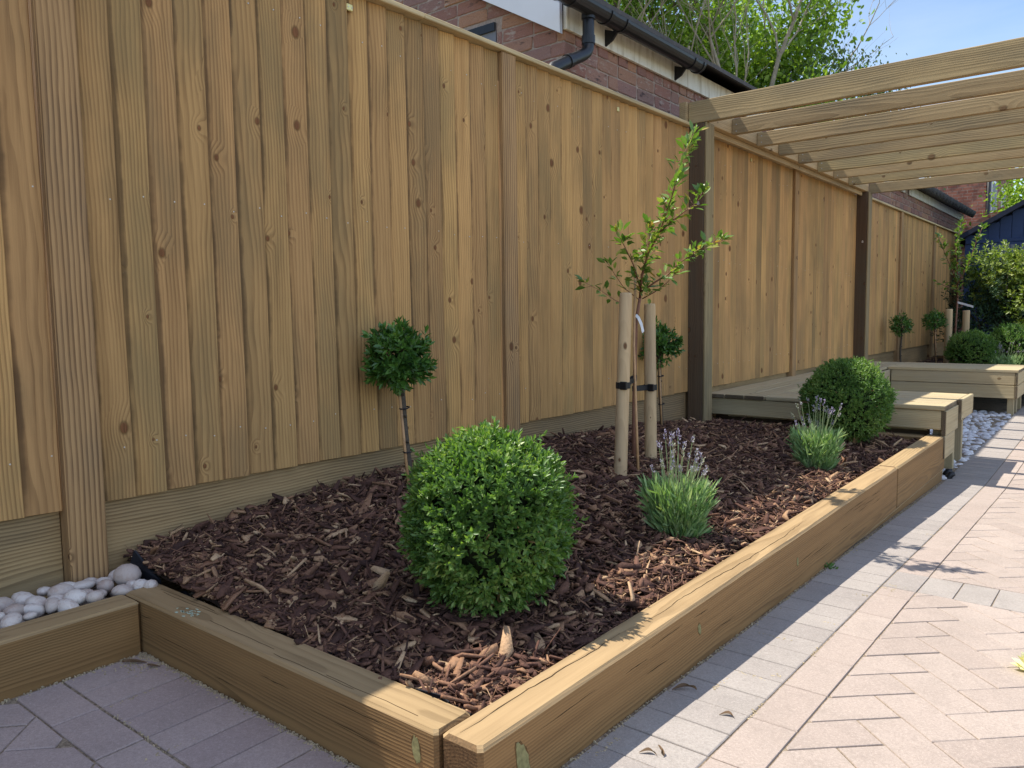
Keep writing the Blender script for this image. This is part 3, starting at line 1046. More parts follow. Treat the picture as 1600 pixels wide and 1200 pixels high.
# ------------------------------------------------------------------ mulch
def mulch_bed(name, label, X0, X1, Y0, Y1, zf, nparts, nchips, near):
    nx, ny = 30, int((Y1 - Y0) / .05)
    V, F = [], []
    for j in range(ny + 1):
        for i in range(nx + 1):
            x, y = X0 + (X1 - X0) * i / nx, Y0 + (Y1 - Y0) * j / ny
            V.append((x, y, float(zf(x, y)) + R.uniform(-.006, .004) - .006))
    for j in range(ny):
        for i in range(nx):
            a = j * (nx + 1) + i
            F.append((a, a + 1, a + nx + 2, a + nx + 1))
    base = tag(obj(name, arr_mesh(name, np.array(V), np.array(F), M['soil'], True)), label, 'mulch', kind='structure')

    def chips(n, big):
        y = NR.random(n)
        y = Y0 + .012 + (Y1 - Y0 - .024) * (y ** (1.55 if near else 1.0))
        x = X0 + .01 + (X1 - X0 - .02) * NR.random(n)
        if big:
            L = NR.uniform(.032, .080, n)
            Wd = L * NR.uniform(.08, .40, n)
        else:
            L = np.clip(NR.lognormal(math.log(.022), .62, n), .008, .11)
            thin = NR.random(n) < .55
            Wd = np.where(thin, np.clip(L * NR.uniform(.04, .13, n), .0014, .006), np.clip(L * NR.uniform(.15, .6, n), .003, .026))
        T = np.clip(Wd * NR.uniform(.12, .4, n), .0012, .0055)
        yaw = NR.uniform(0, 2 * math.pi, n)
        pit = NR.normal(0, .33, n)
        rol = NR.normal(0, .6, n)
        z = zf(x, y) + NR.uniform(-.004, .013, n) + np.abs(np.sin(pit)) * L * .22
        return x, y, z, L, Wd, T, yaw, pit, rol

    def frames(yaw, pit, rol):
        d = np.stack([np.cos(yaw) * np.cos(pit), np.sin(yaw) * np.cos(pit), np.sin(pit)], 1)
        s0 = np.stack([-np.sin(yaw), np.cos(yaw), np.zeros_like(yaw)], 1)
        n0 = np.cross(d, s0)
        s = s0 * np.cos(rol)[:, None] + n0 * np.sin(rol)[:, None]
        return d, s, np.cross(d, s)
    # three cross sections of four corners each: ragged, slightly bent slivers
    def build(x, y, z, L, Wd, T, yaw, pit, rol):
        n = len(x)
        d, s, u = frames(yaw, pit, rol)
        P = np.stack([x, y, z], 1)
        bend = NR.normal(0, .06, n) * L
        V = np.zeros((n, 12, 3))
        for k, (f, wk) in enumerate(((-.5, .45), (0, 1.0), (.5, .4))):
            wj = Wd * wk * NR.uniform(.6, 1.25, n) * .5
            lj = L * (f + (NR.uniform(-.1, .1, n) if f else 0))
            bz = bend if k == 1 else np.zeros(n)
            sk = NR.normal(0, .25, n) * Wd
            for q, (a, c) in enumerate(((-1, -1), (1, -1), (1, 1), (-1, 1))):
                V[:, k * 4 + q] = P + d * lj[:, None] + s * (a * wj + sk)[:, None] + u * (c * T * .5 + bz)[:, None]
        Fq = [(0, 3, 2, 1), (8, 9, 10, 11)]
        for k in (0, 4):
            for q in range(4):
                Fq.append((k + q, k + (q + 1) % 4, k + 4 + (q + 1) % 4, k + 4 + q))
        F = (np.array(Fq)[None] + (np.arange(n) * 12)[:, None, None]).reshape(-1, 4)
        return V, F
    if nparts:
        c = chips(nparts, True)
        V, F = build(*c)
        F1 = F[:10]
        for i in range(nparts):
            ctr = V[i].mean(0)
            obj('bark_chip', arr_mesh('bark_chip', V[i] - ctr, F1, M['mulch']), base, ctr + np.array([0, 0, .006]))
    V, F = build(*chips(nchips, False))
    tag(obj('bark_chips', arr_mesh('bark_chips', V.reshape(-1, 3), F, M['mulch']), base), kind='stuff')
    return base


mulch_bed('bark_mulch', 'dark bark mulch filling the raised bed along the fence', .0, 1.371, 1.031, 4.971, mz, 290, 62000, True)
mulch_bed('bark_mulch', 'bark mulch in the far bed behind the bench', .0, 1.9, 9.05, 12.6, lambda x, y: np.asarray(x) * 0 + .21, 0, 3500, False)
bpart('sleeper', None, .03, 1.9, 12.62, 12.70, -.1, .25, M['sleeper_x'], .006)
tag(bpy.data.objects[[o.name for o in bpy.data.objects if o.name.startswith('sleeper')][-1]], 'sleeper at the back of the far bed under the shrubs', 'sleeper', 'sleepers round the raised bed')
k = MB()
ptsm = []
for i in range(26):
    x = .26 + (1.36 - .26) * i / 25
    ptsm.append((x, 1.034 + .012 * math.sin(i * 1.7) ** 2, .172 + .010 * math.sin(i * .9) + .006 * R.random()))
for x, y, z in ptsm:
    k.v += [(x, 1.0325, .05), (x, y, z), (x, y + .003, z), (x, 1.0365, .05)]
for i in range(25):
    for q in range(3):
        k.f.append((4 * i + q, 4 * i + 4 + q, 4 * i + 5 + q, 4 * i + 1 + q))
k.f += [(0, 1, 2, 3), (103, 102, 101, 100)]
k2 = len(k.v)
k.quadloop([[(.07, 1.02, .10), (.19, 1.036, .10), (.19, 1.042, .10), (.07, 1.026, .10)], [(.06, 1.015, .225), (.185, 1.034, .195), (.185, 1.040, .195), (.06, 1.021, .225)],
            [(.075, 1.02, .262), (.11, 1.03, .228), (.11, 1.036, .228), (.075, 1.026, .262)]])
tag(wmesh('weed_membrane', k, None, M['membrane']), 'black weed membrane poking up behind the short sleeper', 'membrane')

# ------------------------------------------------------------------ pebbles
import bmesh


def pebble_meshes(mat, n, seed):
    out = []
    rr = random.Random(seed)
    for i in range(n):
        bm = bmesh.new()
        bmesh.ops.create_icosphere(bm, subdivisions=2, radius=1.0)
        dirs = [Vector((rr.gauss(0, 1), rr.gauss(0, 1), rr.gauss(0, 1))).normalized() for _ in range(5)]
        amp = [rr.uniform(-.26, .22) for _ in dirs]
        for v in bm.verts:
            p = v.co.normalized()
            s = 1 + sum(a * max(0, p.dot(d)) ** 2 for a, d in zip(amp, dirs))
            v.co = p * s
        me = bpy.data.meshes.new('pebble')
        bm.to_mesh(me)
        bm.free()
        me.polygons.foreach_set('use_smooth', [True] * len(me.polygons))
        me.materials.append(mat)
        out.append(me)
    return out


def scatter(x0, x1, y0, y1, dmin, tries, rr):
    pts = []
    for _ in range(tries):
        p = (rr.uniform(x0, x1), rr.uniform(y0, y1))
        if all((p[0] - q[0]) ** 2 + (p[1] - q[1]) ** 2 > dmin * dmin for q in pts):
            pts.append(p)
    return pts


b = MB()
b.v = [(-.03, -1.2, .075), (.192, -1.2, .075), (.192, 1.0, .085), (-.03, 1.0, .085)]
b.f = [(0, 1, 2, 3)]
strip = tag(obj('pebble_strip', b.mesh('pebble_strip', M['soil'])), 'strip of pale pebbles between the fence foot and the sleeper', 'pebbles', kind='structure')
pm = pebble_meshes(M['pebble'], 12, 3)
rr = random.Random(5)
for lay, (z, dm, s0, s1) in enumerate(((.103, .034, .019, .026), (.144, .036, .018, .028), (.188, .037, .017, .031))):
    for x, y in scatter(.026 + .006 * lay, .176, .02, .985, dm, 5000, rr):
        s = rr.uniform(s0, s1)
        sl_ = .012 * (1 - x / .17)
        obj('pebble', rr.choice(pm), strip, (x, y, z + sl_ + rr.uniform(-.006, .006)), (rr.uniform(-.35, .35), rr.uniform(-.35, .35), rr.uniform(0, 6.28)), (s * rr.uniform(1.0, 1.45), s * rr.uniform(.85, 1.05), s * rr.uniform(.62, .85)))
for x, y, z, s in ((.118, .975, .212, .033), (.175, .985, .188, .021), (.205, 1.000, .193, .016)):
    obj('pebble', pm[0], strip, (x, y, z), (rr.uniform(-.3, .3), 0, rr.uniform(0, 6)), (s * 1.1, s, s * .92))
b = MB()
b.v = [(-.02, 5.07, -.105), (1.472, 5.07, -.105), (1.472, 9.0, -.075), (-.02, 9.0, -.075)]
b.f = [(0, 1, 2, 3)]
floor2 = tag(obj('pebble_floor', b.mesh('pebble_floor', M['grit'])), 'white pebble floor inside and under the corner bench', 'pebbles', kind='structure')
pm2 = pebble_meshes(M['pebble_w'], 6, 9)
rr = random.Random(15)
cand = []
for x0, x1, y0, y1 in ((.75, 1.465, 5.09, 6.2), (.75, 1.465, 6.2, 7.3), (.75, 1.465, 7.3, 8.4), (.1, .75, 6.0, 8.3)):
    cand += scatter(x0, x1, y0, y1, .036, 1500, rr)
cand.sort(key=lambda p: -p[0] * 3 + p[1] * .55)
stuffV, stuffF, off = [], [], 0
for i, (x, y) in enumerate(cand):
    s = rr.uniform(.022, .034)
    sc_ = (s * rr.uniform(1.0, 1.5), s * rr.uniform(.8, 1.0), s * rr.uniform(.5, .75))
    z = gz(y) - .016 + rr.uniform(-.010, .014)
    rot = (rr.uniform(-.4, .4), rr.uniform(-.4, .4), rr.uniform(0, 6.28))
    me = rr.choice(pm2)
    if i < 290:
        obj('pebble', me, floor2, (x, y, z), rot, sc_)
    else:
        mt = Matrix.LocRotScale(Vector((x, y, z)), __import__('mathutils').Euler(rot), Vector(sc_))
        stuffV += [tuple(mt @ v.co) for v in me.vertices]
        stuffF += [tuple(q + off for q in f.vertices) for f in me.polygons]
        off += len(me.vertices)
me = bpy.data.meshes.new('pebbles')
me.from_pydata(stuffV, [], stuffF)
me.materials.append(M['pebble_w'])
me.polygons.foreach_set('use_smooth', [True] * len(me.polygons))
tag(obj('pebbles', me, floor2), kind='stuff')
for i, (x, y, z, s) in enumerate(((1.455, 5.20, -.085, .024), (1.480, 5.125, -.085, .020))):
    k = MB()
    k.tube([(x, y, z - .03), (x, y, z + .012), (x + .012, y + .006, z + .035), (x + .032, y + .012, z + .042)], [s * .8, s, s * .95, s * .6], 12)
    o = wmesh('spot_light', k, None, M['black'], True)
    tag(o, ('larger' if i == 0 else 'smaller') + ' black garden spot light fitting on the pebbles at the bench foot', 'light fitting', 'black fittings under the bench')

# ------------------------------------------------------------------ plants
def sprigs(P, N, nl, slen, L, wr, droop=0.0, spread=.9):
    """little shoots standing at P along N, each with opposite leaf pairs"""
    n = len(P)
    N = unit(N)
    ref = rand_unit(n)
    A = unit(np.cross(N, ref))
    B = np.cross(N, A)
    LP, LD, LU, LL, LW = [], [], [], [], []
    for k in range(nl):
        f = k / max(1, nl - 1)
        ang = (k // 2) * 1.9 + (k % 2) * math.pi + NR.normal(0, .3, n)
        side = A * np.cos(ang)[:, None] + B * np.sin(ang)[:, None]
        open_ = spread * (1.15 - .75 * f) + NR.normal(0, .12, n)
        D = N * np.cos(open_)[:, None] + side * np.sin(open_)[:, None]
        D[:, 2] -= droop * NR.random(n)
        LP.append(P + N * (slen * f)[:, None])
        LD.append(D)
        LU.append(N * .8 - side * .6 + NR.normal(0, .2, (n, 3)))
        LL.append(L * NR.uniform(.7, 1.15, n) * (1.0 - .25 * f))
        LW.append(LL[-1] * wr * NR.uniform(.85, 1.15, n))
    return leaves(np.concatenate(LP), np.concatenate(LD), np.concatenate(LU), np.concatenate(LL), np.concatenate(LW))


def join(parts):
    V, F, o = [], [], 0
    for v, f in parts:
        V.append(v)
        F.append(f + o)
        o += len(v)
    return np.concatenate(V), np.concatenate(F)


def box_ball(c, r, rz, base_z, label, nspr, leaf, group='clipped box balls', seed=1):
    t = thing('box_ball', (c[0], c[1], base_z), label, 'shrub', group)
    d = rand_unit(nspr)
    d = d[(d[:, 2] > -.93) & (NR.random(len(d)) < np.clip(.62 + .5 * (d[:, 2] + .5), .45, 1))]
    n = len(d)
    lump = 1 + .035 * np.sin(d[:, 0] * 7 + seed) * np.sin(d[:, 1] * 6 + 2 * seed) + .03 * np.sin(d[:, 2] * 9 + seed * 3)
    rad = lump * (1 - np.abs(NR.normal(0, .055, n)) + (NR.random(n) < .07) * NR.uniform(.03, .13, n))
    sc_ = np.array([r, r, rz])
    P = d * sc_ * rad[:, None] * .93
    P[:, 2] = np.maximum(P[:, 2], base_z - c[2] + .012)
    # clumps: shoots share directions, leaving hollows between
    Nn = unit(d / sc_ * r + NR.normal(0, .38, (n, 3)) + np.array([0, 0, .35]))
    A1 = sprigs(P, Nn, 9, NR.uniform(.018, .036, n) * leaf / .02, leaf, .46)
    d2 = rand_unit(nspr // 2)
    d2 = d2[d2[:, 2] > -.9]
    P2 = d2 * sc_ * NR.uniform(.78, .88, len(d2))[:, None]
    P2[:, 2] = np.maximum(P2[:, 2], base_z - c[2] + .01)
    A2 = sprigs(P2, unit(d2 + NR.normal(0, .5, d2.shape)), 6, NR.uniform(.01, .03, len(d2)), leaf * 1.1, .5)
    V, F = join([A1, A2])
    ctr = np.array([c[0], c[1], c[2]]) - np.array([c[0], c[1], base_z])
    obj('crown', arr_mesh('foliage', V + ctr, F, M['box_leaf']), t)
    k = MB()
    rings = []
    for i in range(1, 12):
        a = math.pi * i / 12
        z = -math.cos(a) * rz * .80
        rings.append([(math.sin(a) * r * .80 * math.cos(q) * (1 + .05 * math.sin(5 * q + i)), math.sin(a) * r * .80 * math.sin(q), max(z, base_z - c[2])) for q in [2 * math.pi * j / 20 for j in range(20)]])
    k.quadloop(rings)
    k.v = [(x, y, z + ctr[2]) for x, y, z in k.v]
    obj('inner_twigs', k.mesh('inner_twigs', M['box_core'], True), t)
    k = MB()
    for i in range(26):
        a, e = R.uniform(0, 6.28), R.uniform(-.5, .5)
        q = [Vector((math.cos(a) * .05, math.sin(a) * .05, -.02))]
        for s in (.45, .75, .93):
            q.append(Vector((math.cos(a + R.uniform(-.2, .2)) * r * s * math.cos(e), math.sin(a + R.uniform(-.2, .2)) * r * s * math.cos(e), ctr[2] + rz * s * math.sin(e) + R.uniform(-.02, .02))))
        k.tube(q, [.006, .004, .003, .0015], 5)
    obj('stem', k.mesh('stem', M['cane']), t)
    return t


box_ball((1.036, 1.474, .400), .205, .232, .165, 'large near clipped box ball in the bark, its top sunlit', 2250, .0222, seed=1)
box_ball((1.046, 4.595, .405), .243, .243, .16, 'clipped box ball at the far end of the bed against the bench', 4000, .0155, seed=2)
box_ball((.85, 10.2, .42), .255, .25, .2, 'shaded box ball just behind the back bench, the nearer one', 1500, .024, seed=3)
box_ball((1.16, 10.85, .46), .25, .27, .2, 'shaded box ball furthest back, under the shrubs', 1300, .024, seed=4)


def lollipop(x, y, zb, zc, r, label, nsp, lf, lean=(0, 0), cane=True, rz=None):
    t = thing('lollipop_shrub', (x, y, zb), label, 'shrub', 'lollipop standards along the fence')
    h = zc - zb
    rz = rz or r
    k = MB()
    k.tube([(lean[0] * s * s + .004 * math.sin(9 * s), lean[1] * s * s, -.05 + (h + .02) * s) for s in [i / 7 for i in range(8)]], [.012, .0115, .011, .0105, .010, .010, .009, .008], 8)
    for s in (.35, .55, .72):
        k.tube([(lean[0] * s * s, lean[1] * s * s, h * s), (lean[0] * s * s + .016, lean[1] * s * s - .012, h * s + .006)], [.006, .004], 6)
    obj('trunk', k.mesh('trunk', M['stem'], True), t)
    d = rand_unit(nsp)
    d[:, 2] = np.where(d[:, 2] < -.5, d[:, 2] * .6, d[:, 2])
    d = unit(d)
    c = np.array([lean[0], lean[1], h])
    rad = NR.uniform(.45, .95, len(d)) * (1 + .22 * np.sin(d[:, 0] * 6 + 1) * np.cos(d[:, 1] * 5))
    P = c + d * rad[:, None] * np.array([r, r, rz]) * .84
    N = unit(d + NR.normal(0, .35, d.shape) + np.array([0, 0, .45]))
    V, F = sprigs(P, N, 7, NR.uniform(.015, .040, len(d)) * lf / .035, lf, .42, .15, .95)
    obj('crown', arr_mesh('crown', V, F, M['lol_leaf']), t)
    k = MB()
    for i in range(14):
        q = d[i]
        k.tube([c - np.array([0, 0, r * .7]), c + q * r * .35, c + q * r * .8], [.005, .004, .002], 5)
    obj('twigs', k.mesh('twigs', M['stem']), t)
    if cane:
        k = MB()
        k.tube([(lean[0] * s + .014, lean[1] * s - .014, -.05 + (h - r * .4) * s) for s in (0, .5, 1)], .006, 8)
        obj('support_cane', k.mesh('support_cane', M['cane'], True), t)
        for s in (.28, .62, .80):
            k = MB()
            z = h * s
            k.tube([(lean[0] * s * s + .018 * math.cos(a) + .006, lean[1] * s * s - .006 + .018 * math.sin(a), z + .003 * math.sin(a)) for a in [i * math.pi / 5 for i in range(11)]], .0028, 5)
            obj('cane_tie', k.mesh('cane_tie', M['strap']), t)
    return t


lollipop(.19, 2.005, .285, .764, .120, 'lollipop shrub on a thin stem before the fence, behind the near box ball', 330, .042, (-.055, .01), rz=.142)
lollipop(.085, 4.20, .235, .735, .128, 'lollipop shrub half hidden behind the two tree stakes', 210, .042, (-.02, 0))
lollipop(.2, 9.8, .2, .73, .115, 'left one of two small far lollipop shrubs behind the bench', 150, .038, (.0, 0), False, .14)
lollipop(.46, 10.4, .2, .776, .125, 'right one of two small far lollipop shrubs, beside the far stakes', 150, .040, (-.03, 0), True)


def lavender(x, y, zb, r, hl, hf, label, nl, nf, bloom):
    t = thing('lavender', (x, y, zb), label, 'lavender', 'lavender plants')
    n = nl
    a = NR.uniform(0, 2 * math.pi, n)
    q = np.sqrt(NR.random(n))
    rad = q * r * .62
    P = np.stack([rad * np.cos(a), rad * np.sin(a), NR.random(n) ** 1.3 * hl * .78], 1)
    out = np.stack([np.cos(a) * q, np.sin(a) * q, np.zeros(n)], 1)
    D = out * .58 + np.array([0, 0, 1.0]) + NR.normal(0, .32, (n, 3))
    P += out * (P[:, 2:3] * .30)
    L = NR.uniform(.032, .070, n)
    V, F = leaves(P, D, rand_unit(n), L, L * .12 + .0018)
    obj('foliage', arr_mesh('foliage', V, F, M['lav_leaf']), t)
    k = MB()
    FV = []
    for i in range(nf):
        aa, qq = R.uniform(0, 6.283), math.sqrt(R.random())
        dx, dy = math.cos(aa) * qq, math.sin(aa) * qq
        h = hf * R.uniform(.62, 1.0) * (1.0 - .10 * qq)
        p0 = Vector((dx * r * .4, dy * r * .4, hl * .4))
        p2 = Vector((dx * r * R.uniform(.75, 1.1), dy * r * R.uniform(.75, 1.1), h))
        p1 = (p0 + p2) / 2 + Vector((R.gauss(0, .006), R.gauss(0, .006), .01))
        k.tube([p0, p1, p2], [.0016, .0014, .0012], 5)
        dirn = (p2 - p1).normalized()
        m = 16
        f = NR.random(m)
        ang = NR.uniform(0, 6.283, m)
        o1 = np.array(dirn.orthogonal().normalized())
        o2 = np.cross(np.array(dirn), o1)
        side = o1 * np.cos(ang)[:, None] + o2 * np.sin(ang)[:, None]
        hl_ = R.uniform(.020, .034)
        PP = np.array(p2) + np.array(dirn) * (f * hl_)[:, None] + side * .0022
        Vh, Fh = leaves(PP - np.array(p2), side * .7 + np.array(dirn) * .9, side, np.full(m, .0078), np.full(m, .0054))
        obj('flower_head', arr_mesh('flower_head', Vh, Fh, M['lav_flower']), t, p2)
    obj('stalks', k.mesh('stalks', M['lav_stalk']), t)
    return t


lavender(1.135, 2.33, .165,   .105, .225, .365, 'nearer lavender with tall pale flower spikes, before the tree stakes', 1900, 34, .3)
lavender(1.140, 3.76, .165,   .108, .212, .345, 'lavender with violet tips in front of the far box ball', 1700, 28, .5)
lavender(1.19, 10.15, .2, .19, .22, .34, 'far lavender between the two shaded box balls', 700, 24, .5)


# young trees with stakes
def young_tree(root, label, branches, leaf, nper, loc, extra=None):
    t = thing('young_tree', loc, label, 'tree', 'young staked trees')
    lp, ld, lu, ll = [], [], [], []
    tr = MB()
    tw = MB()
    for name, pts, r0, r1, dens in branches:
        pts = [Vector(p) - Vector(loc) for p in pts]
        n = len(pts)
        (tr if name == 'trunk' else tw).tube(pts, [r0 + (r1 - r0) * i / (n - 1) for i in range(n)], 7)
        if dens:
            for i in range(n - 1):
                seg = pts[i + 1] - pts[i]
                m = max(1, int(seg.length * dens * 2.6 * (.6 + .8 * i / n) + R.random()))
                for q in range(m):
                    f = R.random()
                    p = pts[i] + seg * f
                    dv = seg.normalized() * R.uniform(.2, 1.0) + Vector((R.gauss(0, .7), R.gauss(0, .7), R.gauss(.05, .5)))
                    st = dv.normalized() * R.uniform(.005, .030)
                    if R.random() < .3:
                        tw.tube([p, p + st], [.0012, .0008], 4)
                    lp.append(p + st)
                    ld.append(dv)
                    lu.append(Vector((R.gauss(0, .5), R.gauss(0, .5), 1)))
                    ll.append(leaf * R.uniform(.65, 1.15))
            for q in range(4):       # tuft at the tip
                lp.append(pts[-1])
                ld.append((pts[-1] - pts[-2]).normalized() + Vector((R.gauss(0, .5), R.gauss(0, .5), R.gauss(.2, .3))))
                lu.append(Vector((R.gauss(0, .5), R.gauss(0, .5), 1)))
                ll.append(leaf * R.uniform(.6, 1.0))
    obj('trunk', tr.mesh('trunk', M['twig'], True), t)
    obj('branches', tw.mesh('branches', M['twig'], True), t)
    L = np.array(ll)
    V, F = leaves(np.array(lp), np.array(ld), np.array(lu), L, L * .50)
    obj('crown', arr_mesh('crown', V, F, M['tree_leaf']), t)
    return t


def lean_in(pts):
    """the leader leans out over the bed, towards the light"""
    out = []
    for p in pts:
        p = Vector(p)
        f = 1 - .155 * min(1.0, max(0, (p.z - .95) / .55))
        out.append(CAM + (p - CAM) * f)
    return out


tb = [('trunk', [(.507, 3.132, .20), (.499, 3.151, .477), (.491, 3.172, .714), (.488, 3.189, .892), (.497, 3.209, .996)], .0105, .007, 0),
      ('leader', lean_in([(.497, 3.209, .996), (.499, 3.222, 1.1), (.518, 3.249, 1.203), (.553, 3.288, 1.291), (.573, 3.313, 1.38), (.596, 3.344, 1.483), (.61, 3.367, 1.587), (.635, 3.399, 1.684), (.658, 3.424, 1.752)]), .006, .0014, 88),
      ('right', lean_in([(.503, 3.216, 1.025), (.552, 3.261, 1.069), (.597, 3.301, 1.104), (.629, 3.333, 1.151), (.685, 3.383, 1.2), (.742, 3.433, 1.237), (.787, 3.471, 1.257)]), .0045, .0012, 95),
      ('low', lean_in([(.505, 3.216, .99), (.55, 3.25, 1.02), (.59, 3.29, 1.06), (.615, 3.32, 1.10)]), .003, .001, 40),
      ('mid', lean_in([(.558, 3.292, 1.3), (.597, 3.33, 1.35), (.637, 3.366, 1.388), (.675, 3.401, 1.422), (.708, 3.433, 1.475)]), .0035, .0011, 75),
      ('left', lean_in([(.495, 3.212, 1.04), (.467, 3.202, 1.145), (.43, 3.183, 1.234), (.397, 3.164, 1.303)]), .004, .0011, 62),
      ('left2', lean_in([(.493, 3.204, .987), (.437, 3.166, 1.041), (.399, 3.143, 1.107), (.374, 3.128, 1.155)]), .0022, .0009, 26),
      ('left3', lean_in([(.464, 3.177, .952), (.409, 3.137, .983), (.356, 3.099, 1.028), (.294, 3.054, 1.068)]), .002, .0008, 34),
      ('up2', lean_in([(.502, 3.224, 1.099), (.519, 3.252, 1.218), (.516, 3.263, 1.336)]), .0035, .001, 105)]
yt = young_tree(None, 'slender young tree with sunlit leaves tied between two short stakes', tb, .048, 1, (.507, 3.132, .24))
k = MB()
q0 = Vector((.487, 3.185, .893))
tg = [q0 + Vector((-.012, -.004, .012)), q0 + Vector((.002, -.012, .018)), q0 + Vector((.016, -.012, .005)), q0 + Vector((.028, -.006, -.025)), q0 + Vector((.036, -.003, -.062))]
for p in tg:
    k.v += [tuple(p + Vector((0, 0, 0))), tuple(p + Vector((.006, .010, .009)))]
k.f = [(2 * i, 2 * i + 1, 2 * i + 3, 2 * i + 2) for i in range(4)]
k.v += [(x + .001, y - .0015, z) for x, y, z in k.v]
k.f += [(10 + 2 * i + 2, 10 + 2 * i + 3, 10 + 2 * i + 1, 10 + 2 * i) for i in range(4)]
wmesh('plant_label', k, yt, M['white'])


def stake(base, top, r, label, strap_z=None, towards=None, group='tree stakes'):
    t = thing('tree_stake', base, label, 'stake', group)
    h = Vector(top) - Vector(base)
    k = MB()
    pts = [h * s for s in (-.2, 0, .25, .5, .75, .985, 1.0)]
    k.tube(pts, [r, r, r * .99, r * .98, r * .97, r * .96, r * .86], 20)
    me = k.mesh('post', M['stakewood'], True)
    obj('post', me, t)
    if strap_z:
        s = (strap_z - base[2]) / h.z
        c = h * s
        k = MB()
        rg = [[], [], [], []]
        n = 20
        for i in range(n):
            a = 2 * math.pi * i / n
            e = Vector((math.cos(a), math.sin(a), 0))
            for q, (rr_, dz) in enumerate(((r + .0005, -.013), (r + .0035, -.013), (r + .0035, .013), (r + .0005, .013))):
                rg[q].append(c + e * rr_ + Vector((0, 0, dz)))
        k.quadloop([rg[3], rg[0], rg[1], rg[2], rg[3]], False, False)
        d = (Vector(towards) - Vector(base)) - c
        d.z = 0
        L = d.length
        d.normalize()
        sd = Vector((-d.y, d.x, 0))
        for sgn in (-1, 1):
            p0, p1 = c + d * (r - .004) + sd * sgn * .010, c + d * (L + .008) + sd * sgn * .008
            k.quadloop([[p + sd * .0015 + Vector((0, 0, -.012)), p - sd * .0015 + Vector((0, 0, -.012)), p - sd * .0015 + Vector((0, 0, .012)), p + sd * .0015 + Vector((0, 0, .012))] for p in (p0, p1)])
        st = obj('strap', k.mesh('strap', M['strap']), t)
        k = MB()
        bc = c + Vector((.55, -.83, 0)) * (r + .004)
        k.box(bc.x - .017, bc.x + .017, bc.y - .006, bc.y + .006, bc.z - .017, bc.z + .017, .003)
        obj('buckle', k.mesh('buckle', M['black']), st)
    return t


stake((.648, 2.775, .235), (.636, 2.842, 1.008), .0275, 'left tree stake, leaning slightly, with black strap low down', .625, (.500, 3.155, .6))
stake((.545, 3.228, .235), (.505, 3.285, .966), .0285, 'right tree stake, in front of the half hidden lollipop shrub', .575, (.500, 3.155, .6))
k = MB()
k.tube([(.665, 2.90, .18), (.60, 2.99, .50), (.55, 3.06, .78), (.50, 3.16, 1.13)], [.0065, .006, .0055, .005], 8)
tag(wmesh('bamboo_cane', k, None, M['cane'], True), 'thin bamboo cane leaning between the two tree stakes', 'cane')

# far staked tree
fb = (.62, 10.72, .2)
ft = [('trunk', [(.60, 10.75, .2), (.60, 10.75, .7), (.61, 10.75, 1.05)], .013, .010, 0),
      ('leader', [(.61, 10.75, 1.05), (.60, 10.73, 1.35), (.58, 10.7, 1.6), (.62, 10.72, 1.95)], .009, .003, 70),
      ('b1', [(.60, 10.73, 1.2), (.72, 10.68, 1.45), (.80, 10.66, 1.72), (.86, 10.64, 1.88)], .006, .002, 60),
      ('b2', [(.60, 10.73, 1.25), (.50, 10.70, 1.5), (.42, 10.68, 1.72), (.38, 10.68, 1.80)], .006, .002, 60),
      ('b3', [(.60, 10.72, 1.15), (.48, 10.66, 1.2), (.40, 10.62, 1.25)], .005, .002, 45)]
young_tree(None, 'far young tree behind the bench with white label', ft, .065, 1, (.60, 10.75, .2))
ftree = [o for o in bpy.data.objects if o.name.startswith('young_tree')][-1]
k = MB()
k.quadloop([[(.62, 10.70, .985), (.62, 10.70, 1.01), (.62, 10.705, 1.01), (.62, 10.705, .985)], [(.79, 10.66, .93), (.79, 10.66, .955), (.79, 10.665, .955), (.79, 10.665, .93)]])
wmesh('plant_label', k, ftree, M['white'])
stake((.555, 10.55, .2), (.555, 10.55, .92), .042, 'left one of the far pair of tree stakes')
stake((.70, 10.80, .2), (.70, 10.80, .90), .040, 'right one of the far pair of tree stakes')

# weeds, fallen bits
def weed(x, y, z, s, n, label):
    a = NR.uniform(0, 6.283, n)
    D = np.stack([np.cos(a), np.sin(a), NR.uniform(.4, 1.6, n)], 1)
    V, F = leaves(NR.normal(0, s * .25, (n, 3)) * np.array([1, 1, .1]), D, rand_unit(n), NR.uniform(.5, 1, n) * s, NR.uniform(.2, .4, n) * s)
    return tag(obj('weed', arr_mesh('weed', V, F, M['weed']), None, (x, y, z)), label, 'weed', 'weeds in the paving joints')


weed(1.485, 2.83, .002, .028, 16, 'small green weed in the gap beside the long sleeper')
k = MB()
for (x, y) in ((1.679, 1.63), (1.679, 1.84), (1.60, 1.80), (1.56, 1.70), (1.679, 2.05), (1.65, 2.28), (1.679, 2.60), (1.69, 2.72), (1.72, 2.70), (1.70, 2.76), (1.55, 2.08), (1.66, 3.6), (1.68, 3.75), (1.50, 1.28), (.62, .73), (.72, .727), (.8, .73), (.52, .80), (.36, .86), (.33, .88), (.40, .90)):
    along = R.random() < .5
    for i in range(22):
        a_, c_2 = R.gauss(0, .030), R.gauss(0, .0035)
        px, py = (x + c_2, y + a_) if along else (x + a_, y + c_2)
        z = gz(py) - .001
        s = R.uniform(.0008, .0020)
        k.box(px - s, px + s, py - s * .8, py + s * .8, z - .003, z + s)
for i in range(900):
    if i % 3:
        px, py = R.uniform(.30, 1.37), .931 - abs(R.gauss(0, .008))
    elif i % 2:
        px, py = .292 + abs(R.gauss(0, .010)), R.uniform(.45, .93)
    else:
        px, py = .30 + abs(R.gauss(0, .05)), .93 - abs(R.gauss(0, .04))
    s = R.uniform(.0008, .0022)
    k.box(px - s, px + s, py - s * .8, py + s * .8, gz(py) - .003, gz(py) + s)
